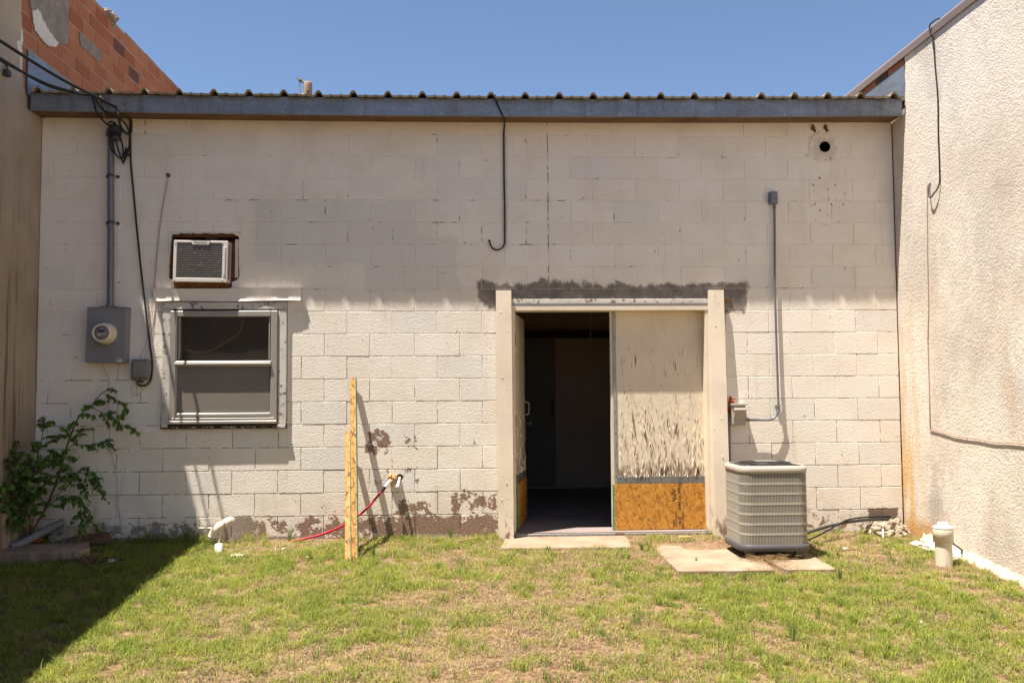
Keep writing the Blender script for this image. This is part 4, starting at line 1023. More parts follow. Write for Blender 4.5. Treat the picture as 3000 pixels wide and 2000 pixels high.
# ------------------------------------------------------------------ overhead service wires, insulator
IP = Vector((.355, -.285, 3.868))
tag(obj('insulator', MB().tube([(.345, -.249, 3.875), (.352, -.275, 3.868)], .010, 8).tube([(.318, -.285, 3.898), (.335, -.287, 3.882), (.338, -.287, 3.879), (.345, -.288, 3.872), (.353, -.29, 3.864), (.368, -.292, 3.85)], [.012, .026, .019, .026, .02, .012], 14), 'ceramic'), 'brown ceramic insulator bolted to the grey fascia', 'insulator')
far1 = (.16, -2.4, 3.77); end1 = (-.1, -30, 6.2)
def droop(a, b, s, n):
    a, b = Vector(a), Vector(b); return [a.lerp(b, i / n) - Vector((0, 0, s * 4 * (i / n) * (1 - i / n))) for i in range(n + 1)]
w1 = [(.447, -.27, 3.812), (.425, -.33, 3.818), (.245, -.9, 3.848), (.057, -1.5, 3.928), (-.13, -2.1, 4.03), (-.295, -2.63, 4.14)]  # out-of-view end turned to the left wall, keeping wire shadow off the lawn
tag(obj('service_wire', MB().tube(w1, .0125, 8, 6).tube([(.447, -.27, 3.812), (.455, -.265, 3.79), (.468, -.262, 3.775)], .006, 6).tube([(.468, -.262, 3.775), (.475, -.27, 3.73), (.482, -.25, 3.66), (.488, -.15, 3.62), (.493, -.03, 3.65), (.492, -.02, 3.76), (.486, -.10, 3.792), (.484, -.19, 3.80)], .0115, 8, 4), 'black'),
    'upper black overhead wire coming in from the left to the eave', 'wire', None)
w2 = [(.243, -.315, 3.905), (.235, -.36, 3.895), (.15, -.9, 3.80), (.042, -1.5, 3.79), (-.13, -2.1, 3.85), (-.295, -2.66, 3.95)]
w2b = [(a + .018 * math.sin(i * 2.1), b, c + .016 * math.cos(i * 2.1)) for i, (a, b, c) in enumerate(w2)]
tag(obj('service_wire', MB().tube(w2, .0095, 8, 8).tube(w2b, .0095, 8, 8).rock((.243, -.315, 3.905), (.016, .02, .014), 3, .3), 'black'), 'lower twisted pair of overhead wires meeting above the meter riser', 'wire')
tag(obj('added_wire_anchor', MB().box(-.306, -.285, -2.70, -2.60, 3.90, 4.18, .004).tube([(-.29, -2.63, 4.14), (-.275, -2.61, 4.135)], .02, 8), 'metaldark'), 'added out-of-view anchor plate ending the overhead wires on the brown stucco', 'anchor')  # added plate, ends the wires early so their shadows miss the lawn
tag(obj('messenger_wire', MB().tube([(.243, -.315, 3.905), (.27, -.30, 3.90), (.30, -.285, 3.885), (.338, -.287, 3.879)], .004, 6, 3).tube([(.30, -.29, 3.88), (.315, -.24, 3.80), (.325, -.18, 3.74), (.330, -.12, 3.69)], .0035, 6, 3).lathe([(.012, -.02), (.014, 0), (.012, .02)], (.331, -.11, 3.69), 'z', 10), 'steel'),
    'bare silver messenger wire from the insulator to the weatherhead', 'wire')
tag(obj('drop_wire', MB().tube([(.243, -.315, 3.905), (.26, -.31, 3.89), (.272, -.29, 3.83), (.285, -.26, 3.76), (.315, -.2, 3.71), (.345, -.14, 3.682), (.372, -.13, 3.66), (.405, -.11, 3.635), (.43, -.09, 3.58), (.440, -.06, 3.50), (.444, -.05, 3.46)], .0075, 8, 5), 'black'), 'black wire looping under the eave into the weatherhead', 'wire')
tag(obj('drop_wire', MB().tube([(.243, -.315, 3.905), (.275, -.31, 3.893), (.305, -.29, 3.84), (.345, -.27, 3.785), (.395, -.25, 3.755), (.44, -.2, 3.735), (.475, -.14, 3.715), (.497, -.09, 3.66), (.498, -.06, 3.58), (.485, -.04, 3.50), (.468, -.04, 3.455), (.45, -.04, 3.40), (.435, -.05, 3.37)], .0085, 8, 5), 'black'), 'thick black wire sagging along the fascia to the splices', 'wire')
mb = MB()
for a in ([(.345, -.12, 3.64), (.348, -.13, 3.56), (.36, -.12, 3.48), (.368, -.085, 3.455)], [(.385, -.12, 3.63), (.400, -.12, 3.55), (.42, -.10, 3.46), (.438, -.06, 3.38), (.445, -.05, 3.36)], [(.362, -.12, 3.64), (.372, -.13, 3.54), (.395, -.12, 3.44), (.425, -.08, 3.405), (.448, -.05, 3.43)],
          [(.40, -.1, 3.66), (.395, -.11, 3.70), (.365, -.12, 3.725), (.335, -.12, 3.715), (.32, -.10, 3.68)], [(.318, -.09, 3.62), (.322, -.09, 3.66)]): mb.tube(a, .0075, 8, 6)
tag(obj('drip_loop', mb, 'black'), 'black drip loops hanging out of the weatherhead', 'wire')
tag(obj('wire_splice', MB().rock((.446, -.05, 3.44), (.016, .014, .034), 4, .25).rock((.462, -.04, 3.475), (.014, .014, .04), 6, .3).rock((.472, -.04, 3.445), (.022, .012, .014), 8, .3), 'black'), 'lumpy taped wire splices beside the weatherhead', 'splice')
tag(obj('eye_bolt', MB().tube([(.52, -.251, 3.845), (.52, -.285, 3.845)], .007, 8).tube([(.505, -.27, 3.835), (.505, -.27, 3.86), (.535, -.27, 3.86), (.535, -.27, 3.838)], .004, 6), 'steeldark'), 'small bolt with a nut on the fascia right of the insulator', 'bolt')

# ------------------------------------------------------------------ slabs
def slab(name, pts, ztop, depth, label, seed, cat='slab', mat='conc'):
    P = resample(pts, 64); r = random.Random(seed)
    P = [(a + r.uniform(-.006, .006), b + r.uniform(-.006, .006)) for a, b in P]
    cx = sum(p[0] for p in P) / 64; cy = sum(p[1] for p in P) / 64
    zt = lambda a, b: ztop(a, b)
    vs = []
    for a, b in P: vs += [(a, b, zt(a, b) - depth), (a, b, zt(a, b) - .008), (a + (cx - a) * .012, b + (cy - b) * .02, zt(a, b))]
    fs = [(i * 3 + k, i * 3 + k + 1, ((i + 1) % 64) * 3 + k + 1, ((i + 1) % 64) * 3 + k) for i in range(64) for k in range(2)] + [tuple(i * 3 + 2 for i in range(64))]
    return tag(obj(name, MB().add(vs, fs), mat), label, cat)
slab('door_step', [(3.86, -.035), (4.93, -.035), (4.93, -.30), (4.90, -.55), (4.4, -.54), (3.80, -.52), (3.83, -.25)], lambda x, y: .002 + .035 * y, .12, 'flat concrete step slab in front of the open door', 1)
slab('condenser_pad', [(5.10, -.40), (5.83, -.40), (5.86, -1.0), (5.83, -1.46), (5.5, -1.47), (5.10, -1.45)], lambda x, y: -.022 + .020 * y, .12, 'larger left concrete pad piece under the beige condenser unit', 2)
slab('condenser_pad', [(5.90, -.40), (6.30, -.40), (6.31, -1.0), (6.30, -1.45), (5.92, -1.44), (5.89, -1.0)], lambda x, y: -.026 + .020 * y, .12, 'smaller right concrete pad piece under the condenser unit', 4)
slab('broken_slab', [(-.29, -.28), (.30, -.30), (.445, -.66), (.43, -.80), (.10, -.79), (-.15, -.74), (-.29, -.74)], lambda x, y: .038 + .02 * x, .16, 'broken concrete slab lying in the shaded left corner', 3)

# ------------------------------------------------------------------ condenser
cu = thing('condenser_unit', 'beige outdoor air conditioning condenser with louvered sides on concrete pad', 'air conditioner', (5.92, -.77, -.03))
X0, X1, Y0, Y1_ = 5.695, 6.252, -1.09, -.555
def rrect(x0, x1, y0, y1, r, seg=10):
    P = []
    for (cx_, cy_, a0) in ((x1 - r, y0 + r, -90), (x1 - r, y1 - r, 0), (x0 + r, y1 - r, 90), (x0 + r, y0 + r, 180)):
        for i in range(seg + 1):
            a = math.radians(a0 + 90 * i / seg); P.append((cx_ + r * math.cos(a), cy_ + r * math.sin(a)))
    return P
def loft(rings, cap0=True, cap1=True, smooth=True):
    mb = MB(); n = len(rings[0][0]); vs = [(x, y, z) for ring, z in rings for x, y in ring]
    mb.add(vs, [(i * n + k, i * n + (k + 1) % n, (i + 1) * n + (k + 1) % n, (i + 1) * n + k) for i in range(len(rings) - 1) for k in range(n)], smooth)
    if cap0: mb.add(vs[:n], [tuple(range(n))])
    if cap1: mb.add(vs[-n:], [tuple(range(n))])
    return mb
def off(d, r=.10, seg=10): return rrect(X0 - d, X1 + d, Y0 - d, Y1_ + d, r + d, seg)
obj('base_pan', loft([(off(.008), .018), (off(.016), .024), (off(.016), .062), (off(.008), .070)], True, True), 'acbase', cu)
obj('coil', loft([(off(-.022), .068), (off(-.022), .63)], False, False), 'acdark', cu)
# vertical louver bars, joined (several hundred)
mb = MB()
ring = []
P = off(-.004, .10, 14); P = P + [P[0]]
acc = [0]
for a, b in zip(P[:-1], P[1:]): acc.append(acc[-1] + math.dist(a, b))
step = acc[-1] / round(acc[-1] / .0118); t = 0
def on_ring(t):
    for k in range(len(P) - 1):
        if acc[k] <= t <= acc[k + 1] and acc[k + 1] > acc[k]:
            f = (t - acc[k]) / (acc[k + 1] - acc[k]); a, b = P[k], P[k + 1]; d = Vector((b[0] - a[0], b[1] - a[1])).normalized()
            return Vector((a[0] + (b[0] - a[0]) * f, a[1] + (b[1] - a[1]) * f)), d
    return Vector(P[0]), Vector((1, 0))
while t < acc[-1] - step / 2:
    p, d = on_ring(t); nrm = Vector((d.y, -d.x)); w = .0043
    a = p - d * w; b = p + d * w; c = p + d * w * .6 - nrm * .010; e = p - d * w * .6 - nrm * .010; f_ = p + nrm * .0025
    mb.add([(a.x, a.y, .07), (f_.x, f_.y, .07), (b.x, b.y, .07), (c.x, c.y, .07), (e.x, e.y, .07), (a.x, a.y, .635), (f_.x, f_.y, .635), (b.x, b.y, .635), (c.x, c.y, .635), (e.x, e.y, .635)],
           [(0, 1, 6, 5), (1, 2, 7, 6), (2, 3, 8, 7), (3, 4, 9, 8), (4, 0, 5, 9)])
    t += step
stuff(obj('louver_bars', mb, 'aclouver', cu))
for i in range(6):
    z = .151 + i * .0795
    obj('louver_band', loft([(off(-.006), z - .0085), (off(-.0013), z - .0085), (off(-.0013), z + .0085), (off(-.006), z + .0085)], False, False, False), 'acbeige', cu)
tp = obj('top_rim', loft([(off(-.012), .632), (off(.002), .633), (off(.006), .646), (off(.006), .670), (off(-.004), .683), (off(-.018), .688), (off(-.024), .687), (off(-.026), .678)], True, False), 'acbeige', cu)
obj('top_cover', loft([(off(-.0265), .680), (off(-.0265), .686), (off(-.09, .10), .694), (off(-.16, .10), .699)], True, True), 'fangrille', tp)
mb = MB(); cx, cy = (X0 + X1) / 2, (Y0 + Y1_) / 2
for i in range(9):
    r = .03 + i * .022; q = [(cx + r * math.cos(2 * math.pi * k / 40), cy + r * math.sin(2 * math.pi * k / 40), .7005) for k in range(41)]; mb.tube(q, .0022, 5)
for k in range(8):
    a = math.pi * k / 4; mb.tube([(cx + .02 * math.cos(a), cy + .02 * math.sin(a), .702), (cx + .215 * math.cos(a), cy + .215 * math.sin(a), .700)], .003, 5)
stuff(obj('fan_guard', mb, 'fangrille', tp))
obj('motor_cap', MB().box(cx - .085, cx + .085, cy - .06, cy + .06, .704, .714, .002), 'steeldark', tp)
for (a, b) in ((X0 + .08, Y0 + .07), (X1 - .08, Y0 + .07), (X0 + .08, Y1_ - .08), (X1 - .08, Y1_ - .08)):
    obj('foot', MB().box(a - .035, a + .035, b - .035, b + .035, -.042, .018, .004), 'acdark', cu)
obj('service_valve', MB().tube([(6.225, -.80, .085), (6.275, -.81, .075)], .02, 10).box(6.245, 6.275, -.83, -.79, .05, .10, .006), 'blue', cu)
mb = MB()
for i in range(420):
    a = rng.gauss(5.86, .10); b = -1.13 + rng.gauss(0, .045)
    if i % 3 == 0: a = 5.88 + rng.gauss(0, .05) + .1 * math.sin(i); b = -1.12 - rng.random() * .42
    L_ = rng.uniform(.02, .07); th_ = rng.uniform(0, 6.28); z = -.040 + rng.random() * .035 * math.exp(-((b + 1.13) / .05) ** 2)
    d = Vector((math.cos(th_), math.sin(th_), rng.uniform(-.3, .5))) * L_; mb.tube([(a, b, z), (a + d.x, b + d.y, max(-.035, z + d.z))], .0012, 3, 0, False)
tag(stuff(obj('dead_grass', mb, 'leaflitter')), 'clump of dead grass gathered under the condenser front', 'dead grass')

tag(obj('refrigerant_line', MB().tube([(6.24, -.72, .085), (6.34, -.62, .075), (6.45, -.5, .078), (6.6, -.40, .098), (6.763, -.30, .113), (6.93, -.2, .12), (7.084, -.12, .122), (7.25, -.05, .119), (7.42, .02, .113)], .013, 10, 5), 'metaldark'),
    'thick grey insulated line from condenser to the wall hole', 'pipe')
tag(obj('refrigerant_line', MB().tube([(6.26, -.80, .078), (6.36, -.70, .045), (6.45, -.58, .04), (6.6, -.44, .065), (6.75, -.33, .105), (6.90, -.22, .14), (7.084, -.12, .147), (7.25, -.05, .143), (7.42, .02, .135)], .0075, 8, 5), 'black'),
    'thin black line crossing over to the wall hole', 'pipe')
tag(obj('pipe_stub', MB().tube([(7.19, -.28, -.01), (7.215, -.22, .055)], .0085, 10), 'pvcwhite'), 'short white plastic pipe poking from the rubble', 'pipe')

# ------------------------------------------------------------------ cleanout, vent hook
cl = thing('sewer_cleanout', 'upright white plastic cleanout pipe with square cap near right wall', 'pipe', (7.22, -1.29, -.09))
obj('pipe', MB().lathe([(.063, -.16), (.063, .110)], (7.220, -1.29, 0), 'z', 32), 'pvc', cl)
obj('coupling', MB().lathe([(.063, .105), (.0745, .106), (.0745, .205), (.070, .214)], (7.220, -1.29, 0), 'z', 32), 'pvc', cl)
obj('plug_cap', MB().lathe([(.072, .207), (.0755, .212), (.0755, .222), (.060, .230), (.0, .230)], (7.220, -1.29, 0), 'z', 32).box(7.188, 7.252, -1.322, -1.258, .229, .258, .006), 'pvcwhite', cl)
tag(obj('bent_rod', MB().tube([(7.36, -1.08, .10), (7.40, -1.07, .065), (7.47, -1.05, .018), (7.49, -1.05, .0), (7.488, -1.05, -.02), (7.47, -1.06, -.09)], .0075, 8, 4), 'metaldark'), 'thin bent black rod behind the white cleanout', 'rod')

# ------------------------------------------------------------------ boards leaning on the wall
def board(xb, yb, zb, xt, yt, zt, w, t, rotd, name, label):
    d = Vector((xt - xb, yt - yb, zt - zb)); Ln = d.length; d.normalize()
    a = math.radians(rotd); e = Vector((math.cos(a), math.sin(a), 0)); e = (e - d * e.dot(d)).normalized(); f = d.cross(e).normalized()
    if f.y > 0: f = -f
    o = Vector((xb, yb, zb))
    def P(u, v, s): return tuple(o + e * u + f * v + d * s)
    t_ = thing(name, label, 'board', (xb, yb, zb), 'boards leaning on the wall')
    obj('plank', MB().hexa([P(0, 0, 0), P(w, 0, 0), P(w, -t, 0), P(0, -t, 0)], [P(0, 0, Ln), P(w, 0, Ln), P(w, -t, Ln), P(0, -t, Ln)]), 'osbpale', t_)
    obj('green_edge', MB().hexa([P(w + .0002, 0, 0), P(w + .003, 0, 0), P(w + .003, -t, 0), P(w + .0002, -t, 0)], [P(w + .0002, 0, Ln), P(w + .003, 0, Ln), P(w + .003, -t, Ln), P(w + .0002, -t, Ln)]), 'green', t_)
    mb = MB()
    for s in np.arange(.2, Ln, .31): mb.hexa([P(.006, .0005, s), P(w * .8, .0005, s + .01), P(w * .8, .0001, s + .01), P(.006, .0001, s)], [P(.006, .0005, s + .008), P(w * .8, .0005, s + .018), P(w * .8, .0001, s + .018), P(.006, .0001, s + .008)])
    obj('saw_mark', mb, 'ink', t_)
board(2.590, -.84, -.075, 2.470, -.028, 1.425, .052, .019, -24, 'leaning_board', 'taller orange strand board strip leaning on the wall')
board(2.541, -.86, -.075, 2.430, -.06, .948, .046, .019, -20, 'leaning_board', 'shorter orange strand board strip leaning beside the taller one')

# ------------------------------------------------------------------ pipes on the left and the red tube
dpipe = thing('drain_pipe', 'thick white drain pipe elbow sticking out low on the wall', 'pipe', (1.37, -.15, .0))
obj('pipe', MB().tube([(1.445, -.12, .185), (1.40, -.135, .162), (1.355, -.15, .135), (1.325, -.155, .110), (1.305, -.155, .075), (1.292, -.155, .035)], .0385, 18, 4).rock((1.448, -.12, .186), (.037, .036, .036), 3, .03), 'pvc', dpipe)
obj('rim', MB().tube([(1.295, -.155, .05), (1.293, -.155, .044)], .041, 18), 'black', dpipe)
obj('tie_wire', MB().tube([(1.40, -.175, .19), (1.405, -.19, .155), (1.415, -.175, .115), (1.415, -.16, .09), (1.40, -.16, -.02)], .004, 6, 3), 'copper', dpipe)
tag(obj('thin_pipe', MB().tube([(1.138, -.05, .235), (1.138, -.05, .125), (1.150, -.05, .113), (1.30, -.05, .112)], .010, 10).tube([(1.345, -.09, .20), (1.345, -.09, .13)], .011, 10).tube([(1.365, -.16, .11), (1.36, -.17, -.03)], .014, 10), 'pvc'), 'thin white plastic pipe bent along the wall behind the drain elbow', 'pipe')
tag(obj('pipe_stub', MB().lathe([(.031, -.07), (.031, .048), (.026, .050), (.025, .03), (.0, .03)], (1.432, -.45, -.012), 'z', 24), 'pvcwhite'), 'short white pipe stub standing in the grass', 'pipe')
tag(obj('flat_stone', MB().rock((1.640, -.62, -.035), (.075, .045, .018), 7, .25), 'whitestone'), 'flat pale stone in the grass near the drain pipe', 'stone')
tube_ = thing('red_tube', 'red plastic water tube curving from the wall into the grass', 'tube', (2.83, 0, .5))
obj('tube', MB().tube([(2.762, -.115, .428), (2.70, -.13, .352), (2.641, -.14, .287), (2.542, -.14, .205), (2.431, -.13, .135), (2.251, -.11, .060), (2.101, -.10, .022), (1.97, -.10, -.005)], .0105, 10, 5), 'red', tube_)
obj('fitting', MB().tube([(2.84, -.075, .522), (2.79, -.105, .462)], .0135, 10).tube([(2.80, -.10, .475), (2.792, -.105, .463)], .017, 10), 'pvcwhite', tube_)
obj('crimp_ring', MB().tube([(2.79, -.105, .462), (2.762, -.115, .428)], .0155, 10), 'black', tube_)
mb = MB()
for i in range(9): mb.rock((2.848 + rng.uniform(-.028, .028), -.018 + rng.uniform(-.02, .0), .528 + rng.uniform(-.025, .028)), (.022, .028, .022), i, .4)
obj('foam_plug', mb, 'foam', tube_)
tag(obj('pipe_stub', MB().tube([(2.912, .01, .538), (2.905, -.05, .50), (2.899, -.088, .467)], .0115, 10).lathe([(.012, -.012), (.016, -.008), (.016, .008), (.012, .014)], (2.898, -.092, .462), 'z', 10), 'pvcwhite'), 'short white pipe with cap poking from a round hole', 'pipe')
tag(obj('pipe_hole', MB().lathe([(.0, -.0025), (.022, -.002), (.030, .0)], (2.912, 0, .54), 'y', 20), 'inrail'), 'dark round hole around the white pipe stub', 'hole')

# ------------------------------------------------------------------ rubble, stones, litter, left corner debris
for i, (a, b, c, s, lab) in enumerate([(7.20, -.09, .025, (.085, .06, .06), 'lowest left'), (7.30, -.07, .04, (.085, .06, .055), 'middle'), (7.39, -.07, .055, (.06, .05, .07), 'tallest upright'), (7.45, -.12, .02, (.05, .06, .045), 'rightmost'),
                                       (7.26, -.19, .0, (.07, .055, .035), 'front left'), (7.37, -.2, .0, (.065, .05, .035), 'front right')]):
    tag(obj('rubble_chunk', MB().rock((a, b, c), s, 20 + i, .75), 'rubble'), '%s chunk of pale rubble under the refrigerant lines' % lab, 'rubble', 'rubble chunks in the right corner')
for i, (a, b, s, lab) in enumerate([(7.34, -.62, (.06, .06, .035), 'first'), (7.39, -.74, (.075, .07, .04), 'second'), (7.42, -.90, (.06, .08, .035), 'third'), (7.44, -1.05, (.055, .08, .03), 'fourth')]):
    tag(obj('white_stone', MB().rock((a, b, gh(a, b) + .012), s, 40 + i, .4), 'whitestone'), '%s white lumpy stone from the corner along the right wall' % lab, 'stone', 'white stones along the right wall')
tag(obj('grey_pipe', MB().tube([(-.29, -.42, .02), (-.20, -.30, .07), (-.10, -.14, .14), (-.03, -.05, .18)], .035, 14, 4), 'pvcgrey'), 'fat grey pipe slanting up into the left corner', 'pipe')
tag(obj('brown_plank', MB().hexa([(.10, -.27, .02), (.42, -.24, .02), (.42, -.10, .02), (.10, -.12, .02)], [(.10, -.27, .07), (.40, -.24, .10), (.40, -.10, .10), (.10, -.12, .07)]), 'brownwood'), 'brown plank lying against the wall behind the broken slab', 'plank')
tag(obj('scrap', MB().rock((-.16, -.27, .06), (.05, .025, .015), 8, .8), 'orange'), 'faded orange scrap on the back of the broken slab', 'scrap')
for i, (a, b, c, s) in enumerate([(.05, -.10, .08, (.08, .06, .07)), (.20, -.07, .09, (.07, .05, .06)), (-.02, -.17, .05, (.07, .06, .04))]):
    tag(obj('rubble_chunk', MB().rock((a, b, c), s, 60 + i, .5), 'rubble'), '%s pale rubble lump behind the broken slab in the left corner' % ['largest', 'right', 'front'][i], 'rubble', 'rubble in the left corner')
mb = MB()
for i in range(46):
    a, b = .55 + rng.gauss(0, .10), -.86 + rng.gauss(0, .06); mb.rock((a, b, gh(a, b) + .005), (rng.uniform(.015, .045), rng.uniform(.015, .035), rng.uniform(.01, .03)), i, .5, 1)
tag(stuff(obj('soil_clods', mb, 'dirtmound')), 'dark crumbly soil clods beside the broken slab', 'soil')
for i, (a, b, s, lab) in enumerate([(1.98, -.50, (.022, .012, .012), 'white litter scrap on the lawn below the red tube'), (2.23, -.78, (.016, .012, .012), 'white litter cube on the lawn left of the leaning boards'), (6.66, -.75, (.03, .014, .01), 'white litter scrap on the lawn right of the condenser'),
                                    (5.05, -2.35, (.014, .01, .008), 'tiny white litter scrap in the lawn before the condenser pad'), (.72, -.90, (.035, .02, .016), 'pale chip of stone beside the soil clods'), (6.35, -2.7, (.012, .01, .02), 'white seed fluff on the lawn right of centre')]):
    tag(obj('litter', MB().rock((a, b, gh(a, b) + .018), s, 80 + i, .5, 1), 'whitestone'), lab, 'litter')
tag(obj('stick', MB().tube([(3.42, -.25, .0), (3.52, -.235, .012), (3.60, -.215, .025)], .006, 6), 'leaflitter'), 'pale dry stick lying in the grass left of the door', 'stick')
tag(obj('bark_scrap', MB().rock((5.45, -.17, .0), (.07, .03, .01), 90, .5), 'foam'), 'tan bark scrap on the ground below the closed door', 'scrap')

# ------------------------------------------------------------------ shrub
def oval(l, w):
    mb = MB(); pts = [(0, 0, 0)]; n = 5
    for i in range(1, n + 1):
        t = i / (n + 1); ww = w * math.sin(math.pi * t) ** .75 * (1.08 - .3 * t); zc = -.12 * l * t * t
        pts += [(-ww, l * t, zc + ww * .25), (0, l * t, zc), (ww, l * t, zc + ww * .25)]
    pts.append((0, l, -.12 * l)); fs = [(0, 2, 1), (0, 3, 2)]
    for i in range(n - 1):
        a = 1 + i * 3; fs += [(a, a + 1, a + 4, a + 3), (a + 1, a + 2, a + 5, a + 4)]
    a = 1 + (n - 1) * 3; e = len(pts) - 1; fs += [(a, a + 1, e), (a + 1, a + 2, e)]
    return mb.add(pts, fs, True)
sh = thing('shrub', 'leggy green shrub with small oval leaves in the left corner', 'shrub', (-.24, -.22, 0))
leafm = [oval(.048, .017).mesh('leaf', 'leaf'), oval(.036, .0135).mesh('leaf', 'leaf'), oval(.026, .010).mesh('leaf', 'leaf')]
leaves = []
def place(p, d, s, big):
    q = Vector((d[0], d[1], d[2])).normalized().to_track_quat('Y', 'Z')
    q = q @ Euler((rng.uniform(-1.1, -.1), rng.uniform(-1.3, 1.3), rng.uniform(-.4, .4))).to_quaternion()
    leaves.append((Vector(p), q, s, big))
def branch(pts, r, tw=0, tl=.2, lf=1.0, droop=.5, start=.15, seg=5):
    stem = MB().tube(pts, [r * (1 - .75 * i / (len(pts) - 1)) for i in range(len(pts))], 6, 4); obj('stem', stem, 'stem', sh)
    P = [Vector(p) for p in pts]
    L = [0]
    for a, b in zip(P[:-1], P[1:]): L.append(L[-1] + (b - a).length)
    def at(t):
        s = t * L[-1]
        for k in range(len(P) - 1):
            if s <= L[k + 1] + 1e-9: f = (s - L[k]) / (L[k + 1] - L[k]); return P[k].lerp(P[k + 1], f), (P[k + 1] - P[k]).normalized()
        return P[-1], (P[-1] - P[-2]).normalized()
    twigs = MB()
    for i in range(tw):
        t = start + (1 - start) * (i + rng.random() * .6) / tw; p, d = at(min(t, .99))
        side = 1 if i % 2 else -1
        out = Vector((rng.uniform(.2, 1.0) * side * .6 + d.x * .6 + .2, rng.uniform(-.7, .1), rng.uniform(-.35, .75) + d.z * .35)).normalized()
        ln = tl * rng.uniform(.6, 1.25); q = [p]
        for k in range(1, seg + 1): q.append(p + out * ln * k / seg - Vector((0, 0, droop * ln * (k / seg) ** 2 * .7)) + Vector((rng.gauss(0, .006), rng.gauss(0, .006), rng.gauss(0, .006))))
        q = [Vector((max(v.x, -.285), min(v.y, -.025), max(v.z, .03))) for v in q]
        twigs.tube(q, [.0022 - .0014 * k / seg for k in range(seg + 1)], 4, 0, False)
        nl = int(ln * 100 * lf)
        for j in range(nl):
            f = .15 + .85 * (j + .5) / nl; k = min(int(f * seg), seg - 1); v = q[k].lerp(q[k + 1], f * seg - k); dd = (q[k + 1] - q[k]).normalized()
            sd = Vector((-dd.y, dd.x, 0)); sd = sd.normalized() if sd.length > .01 else Vector((1, 0, 0))
            sd = sd * (1 if j % 2 else -1) + dd * .6 + Vector((0, 0, -.25)); place(v, sd, rng.uniform(.65, 1.4), rng.random())
    if tw: stuff(obj('twigs', twigs, 'stem', sh))
B0 = (-.25, -.22, -.02)
branch([B0, (-.22, -.20, .12), (-.11, -.18, .34), (-.03, -.16, .58), (.02, -.14, .80), (.07, -.12, .98), (.13, -.11, 1.12), (.22, -.10, 1.20), (.30, -.10, 1.30), (.40, -.09, 1.36)], .012, 15, .22, 1.0, .55, .38)
branch([(.20, -.1, 1.19), (.30, -.11, 1.15), (.42, -.12, 1.09), (.50, -.12, 1.02)], .004, 6, .13, 1.1, .5, .3)
branch([(-.06, -.17, .50), (.08, -.2, .60), (.20, -.22, .62), (.30, -.22, .53)], .005, 9, .17, 1.1, .9, .2)
branch([(-.12, -.18, .32), (.02, -.22, .42), (.13, -.25, .42), (.22, -.26, .30), (.25, -.27, .16)], .005, 11, .17, 1.1, .9, .2)
branch([(-.10, -.18, .36), (.05, -.18, .50), (.2, -.16, .56), (.33, -.15, .54)], .004, 5, .14, .8, .5, .3)
branch([B0, (-.26, -.24, .20), (-.25, -.26, .42), (-.20, -.24, .66), (-.16, -.22, .86), (-.14, -.2, 1.02)], .009, 16, .24, 1.15, .4, .35)
branch([B0, (-.27, -.34, .22), (-.28, -.46, .44), (-.27, -.52, .62), (-.24, -.54, .74)], .006, 12, .20, 1.1, .6, .3)
branch([B0, (-.25, -.32, .25), (-.26, -.38, .50), (-.25, -.40, .72), (-.26, -.42, .86)], .008, 15, .22, 1.1, .5, .35)
branch([(-.2, -.2, .15), (-.22, -.36, .25), (-.26, -.5, .36), (-.27, -.6, .42)], .006, 9, .2, 1.0, .7, .3)
branch([(-.22, -.2, .1), (-.22, -.30, .34), (-.18, -.34, .52), (-.14, -.34, .66)], .006, 12, .22, 1.2, .55, .25)
branch([(-.12, -.18, .32), (-.14, -.28, .50), (-.10, -.30, .68), (-.05, -.30, .76)], .006, 10, .2, 1.1, .5, .2)
branch([(.02, -.14, .80), (.10, -.16, .86), (.22, -.17, .86), (.34, -.18, .88), (.42, -.17, .90)], .0035, 7, .14, .9, .4, .2)
rng.shuffle(leaves)
leaves.sort(key=lambda l: -l[2])
restL = MB()
for i, (p, q, s, big) in enumerate(leaves):
    mi = 0 if big > .8 else (1 if big > .35 else 2)
    if i < 300:
        o = bpy.data.objects.new('leaf', leafm[mi]); o.rotation_mode = 'QUATERNION'; o.rotation_quaternion = q; o.location = p; o.scale = (s, s, s); link(o, sh)
    else:
        me_ = leafm[mi]; restL.add([tuple(p + q @ (v.co * s)) for v in me_.vertices], [tuple(f.vertices) for f in me_.polygons], True)
if restL.v: stuff(obj('foliage', restL, 'leaf', sh))

# ------------------------------------------------------------------ pole, bird, roof cap far behind
pl = thing('utility_pole', 'top of a weathered wooden utility pole behind the roof', 'pole', (-1.26, 19, 0))
obj('shaft', MB().lathe([(.16, 0), (.127, 10.40), (.124, 10.52), (.11, 10.55), (0, 10.552)], (-1.256, 19, 0), 'z', 20), 'polewood', pl)
obj('bracket', MB().tube([(-1.37, 18.95, 10.17), (-1.44, 18.95, 10.17), (-1.50, 18.95, 10.40)], .022, 8, 2).box(-1.50, -1.37, 18.93, 18.97, 10.145, 10.165), 'alu', pl)
obj('wood_plug', MB().box(-1.27, -1.21, 18.86, 18.90, 10.18, 10.27, .01), 'metaldark', pl)
bd = thing('bird', 'small olive bird perched beside the pole top', 'bird', (-1.49, 18.95, 10.45))
obj('body', MB().tube([(-1.56, 18.95, 10.655), (-1.535, 18.95, 10.65), (-1.51, 18.95, 10.625), (-1.485, 18.95, 10.59), (-1.45, 18.95, 10.555), (-1.41, 18.95, 10.53), (-1.36, 18.95, 10.50)], [.012, .028, .034, .045, .042, .026, .012], 12, 3), 'bird', bd)
obj('beak', MB().tube([(-1.565, 18.95, 10.656), (-1.60, 18.95, 10.652)], [.009, .002], 6), 'birddark', bd)
obj('wing', MB().rock((-1.46, 18.905, 10.575), (.055, .012, .02), 2, .1), 'birddark', bd).rotation_euler = (0, 0, 0)
